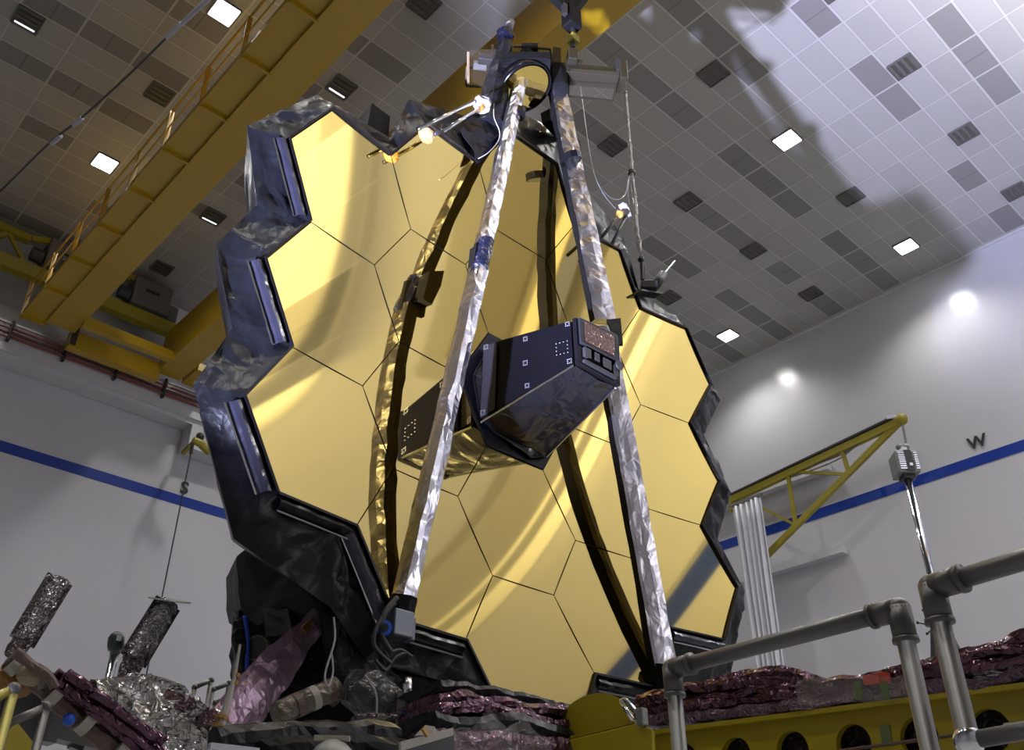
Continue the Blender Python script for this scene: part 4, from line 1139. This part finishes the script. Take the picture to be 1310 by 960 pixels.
patch([(175, 862), (195, 866), (216, 878), (206, 890), (190, 880)], (6.2, 6.1), FOILD, 'brown_patch', .02, 3)
patch([(212, 884), (238, 888), (262, 903), (240, 908), (210, 906)], (6.1, 6.0), mat('brown_film', (.11, .06, .065), .3, .5, ('crease', 14, .8, .03)), 'brown_patch', .02, 5)
patch([(258, 910), (272, 908), (284, 920), (272, 928), (256, 926)], (5.9, 5.9), MATS['brown_film'], 'brown_patch', .02, 7)
patch([(70, 866), (110, 872), (160, 862), (150, 880), (100, 890)], (6.35, 6.3), MATS['brown_film'], 'brown_patch', .03, 9)
t = thing('cable_bundle', L6(100, 900), 'thick bundle of brown wrapped hoses running diagonally across the lower left corner', 'cable bundle')
YH = 5.7
Hh_ = lambda u, v, y=YH: ony(u, v, y)
for k, (pts, r, m) in enumerate((
    ([(12, 842), (40, 868), (75, 898), (110, 930), (150, 962), (170, 985)], .055, BROWN),
    ([(60, 868), (90, 885), (130, 915), (170, 945), (210, 980)], .042, PURP), ([(70, 862), (100, 882), (140, 905), (185, 945), (225, 985)], .035, PURP),
    ([(30, 846), (60, 868), (100, 896), (150, 935), (190, 975)], .03, PURP), ([(75, 872), (110, 900), (150, 925), (200, 965)], .026, PURP),
    ([(85, 862), (110, 880), (150, 908), (210, 950)], .03, PURP), ([(20, 835), (45, 852), (62, 866), (70, 880)], .03, BROWN))):
    mb = MB(); mb.tube(curve_pts([Hh_(u, v, YH-.03*k) for u, v in pts], 6), r, 9).crumple(.012, 10, k).build('wrapped_hose', m, t)
for (u, v) in ((68, 890), (108, 926), (152, 962), (20, 850)):
    MB().tube([Hh_(u-4, v-4, 5.66), Hh_(u+6, v+5, 5.66)], .062, 12).build('pale_tape_band', TAPEG, t)
MB().ball(Hh_(40, 864, 5.6), .06, 12, 8, (1.3, 1, 1)).build('tan_joint', mat('tan_plastic', (.28, .22, .14), .5), t)
MB().tube([Hh_(48, 870, 5.6), Hh_(56, 868, 5.6)], .055, 12).build('grey_coupling', PIPE, t, smooth=True)
mb = MB().ball(Hh_(22, 868, 5.75), .085, 12, 8, (1.4, 1, 1.2)).crumple(.05, 8); mb.build('orange_wrap', mat('orange_wrap', (.25, .12, .02), .4), t)
MB().ball(Hh_(88, 921, 5.6), .035, 10, 6).build('end_cap', BLUEC, t)
# cradle behind the hoses
t = thing('support_cradle', ony(40, 950, 6.6), 'dark support cradle arm and column behind the brown hoses at lower left', 'cradle')
q = ony(40, 880, 6.7)
MB().box((q.x-.14, 6.6, 0), (q.x+.12, 6.85, q.z)).build('column', DGREY, t)
MB().bar(ony(-30, 902, 6.8), ony(75, 925, 6.8), .14, .28).build('cradle_arm', GREY, t)
MB().bar(ony(75, 925, 6.8), ony(150, 945, 6.8), .14, .22).build('cradle_arm', GREY, t)
MB().bar(ony(95, 960, 6.8), ony(112, 925, 6.8), .08, .08).build('cradle_brace', PVC, t)
MB().bar(ony(-5, 925, 5.5), ony(35, 975, 5.5), .1, .12).build('yellow_toe_plate', YEL3, t)
t = thing('pull_rod', ony(295, 880, 5.7), 'slender tan taped rod standing left of the pink film panel', 'rod')
W5 = lambda u, v: ony(u, v, 5.7)
MB().tube([W5(307, 825), W5(300, 868), W5(285, 920), W5(272, 950)], [.008, .012, .03, .045], 9).build('rod_shaft', TAPEG, t)
for (u, v, r) in ((304, 862, .018), (302, 872, .018), (284, 916, .042), (280, 928, .045)):
    MB().tube([W5(u, v), W5(u-1.5, v+5)], r, 9).build('tape_band', TAPE, t)

# ------------------------------------------------------------------ guard rails
def rail(label, posts, top, r, zfloor=0, grp='grey pipe guard rails', m=PIPE, em=ELBOW, extra=None):
    t = thing('guard_rail', V((top[0].x, top[0].y, zfloor)), label, 'guard rail', grp)
    MB().tube([top[0], top[-1]], r, 18).build('top_rail', m, t, smooth=True)
    for p in posts:
        MB().tube([p, V((p.x, p.y, zfloor))], r, 18).build('post', m, t, smooth=True)
    d = (top[-1] - top[0]).normalized()
    for e, s in extra or []:
        mb = MB().tube([e + d*s*r*3.2, e + d*s*r*.3], r*1.32, 18).tube([e - V((0, 0, r*3.4)), e + V((0, 0, r*.3))], r*1.32, 18).ball(e, r*1.32, 18, 10)
        mb.build('elbow_fitting', em, t, smooth=True)
        MB().tube([e + d*s*r*3.0, e + d*s*r*3.5], r*1.45, 18).build('fitting_collar', em, t, smooth=True)
        MB().tube([e - V((0, 0, r*3.2)), e - V((0, 0, r*3.7))], r*1.45, 18).build('fitting_collar', em, t, smooth=True)
    return t
zr = 2.42
c1, c2 = onz(860, 856, zr), onz(1150, 780, zr)
rail('grey pipe guard rail in the foreground with elbows at both ends, left of the pair', [c1, c2], [c1, c2], .0245, extra=[(c1, 1), (c2, -1)])
c3 = onz(1192, 752, zr); c4_ = onz(1330, 710, zr)
rail('grey pipe guard rail at the right edge running out of the picture', [c3], [c3, c4_ + (c4_-c3)*.8], .0255, extra=[(c3, 1)])
q1 = onz(1236, 950, zr-.4); q2 = c3.copy(); q2.z = q1.z
rl = bpy.data.objects['guard_rail.001']
q1 = V((c3.x, c3.y, onx(1240, 948, c3.x).z))
MB().tube([q1, q1 + (c4_-c3)*1.2], .02, 14).build('mid_rail', PIPE, rl, smooth=True)
MB().ball(q1, .036, 14, 8).build('clamp_fitting', CHROME, rl, smooth=True)
def lrail(label, pix, z, r, m=PIPE, y=None):
    pts = [ony(u, v, y) for u, v in pix]
    t = thing('guard_rail', V((pts[0].x, pts[0].y, 0)), label, 'guard rail', 'small guard rails at lower left')
    MB().tube(pts[1:3], r, 12).build('top_rail', m, t, smooth=True)
    MB().tube([pts[1], V((pts[1].x, pts[1].y, 0))], r, 12).build('post', m, t, smooth=True)
    MB().tube([pts[2], V((pts[2].x, pts[2].y, 0))], r, 12).build('post', m, t, smooth=True)
    for e in pts[1:3]:
        MB().ball(e, r*1.4, 12, 8).build('elbow_fitting', ELBOW, t, smooth=True)
lrail('small pipe rail behind the foil mound, leftmost of three', [(247, 892), (249, 880), (270, 871)], 0, .022, y=9.0)
lrail('small pipe rail behind the foil mound, middle of three', [(270, 910), (272, 883), (293, 875)], 0, .022, y=9.0)
lrail('small pipe rail behind the foil mound, nearest the black telescope body', [(271, 910), (274, 900), (312, 887)], 0, .022, y=9.2)
lrail('yellow lit pipe rail at the far lower left corner of the picture', [(-40, 908), (-40, 908), (18, 882)], 0, .022, mat('yellow_lit_pipe', (.32, .28, .06), .4, .4), y=4.6)  # yellow light on this rail is put into the pipe colour
lrail('grey pipe rail in front of the brown hoses at lower left', [(8, 927), (8, 927), (59, 905)], 0, .02, y=4.9)

# ------------------------------------------------------------------ lights
def area(name, loc, target, size, e, col):
    l = bpy.data.lights.new(name, 'AREA'); l.energy = e; l.size = size; l.color = col
    o = bpy.data.objects.new(name, l); o.location = loc
    o.rotation_euler = (V(target) - V(loc)).to_track_quat('-Z', 'Y').to_euler(); C.objects.link(o)
# cool floodlight low on the left, throwing the telescope's shadow on the ceiling
l = bpy.data.lights.new('floodlight', 'SPOT'); l.energy = 58000; l.color = (.62, .65, 1.0); l.spot_size = math.radians(60); l.spot_blend = 1; l.shadow_soft_size = .12
fl = V((-1.1, 4.30, 1.5)); o = bpy.data.objects.new('floodlight', l); o.location = fl
o.rotation_euler = (V((13, 1.0, ZC)) - fl).to_track_quat('-Z', 'Y').to_euler(); C.objects.link(o)

l = bpy.data.lights.new('floodlight_north', 'SPOT'); l.energy = 50000; l.color = (1, .98, .95); l.spot_size = math.radians(66); l.spot_blend = 1; l.shadow_soft_size = .25
fl = V((12.5, -4.5, 1.2)); o = bpy.data.objects.new('floodlight_north', l); o.location = fl
o.rotation_euler = (V((13.5, -5.5, ZC)) - fl).to_track_quat('-Z', 'Y').to_euler(); C.objects.link(o)

w = bpy.data.worlds.new('World'); bpy.context.scene.world = w; w.use_nodes = True
w.node_tree.nodes['Background'].inputs[0].default_value = (.5, .5, .55, 1); w.node_tree.nodes['Background'].inputs[1].default_value = .3

# ------------------------------------------------------------------ camera
cd = bpy.data.cameras.new('Camera'); cd.sensor_width = 36; cd.lens = FPX/1310*36; cd.clip_end = 200
cam = bpy.data.objects.new('Camera', cd); C.objects.link(cam)
cam.matrix_world = Matrix(((RC[0].x, RC[1].x, RC[2].x, CAM.x), (RC[0].y, RC[1].y, RC[2].y, CAM.y), (RC[0].z, RC[1].z, RC[2].z, CAM.z), (0, 0, 0, 1)))
sc = bpy.context.scene; sc.camera = cam
vs = sc.view_settings; vs.view_transform = 'Standard'; vs.look = 'None'; vs.gamma = 1; vs.use_curve_mapping = False; vs.exposure = 0.0
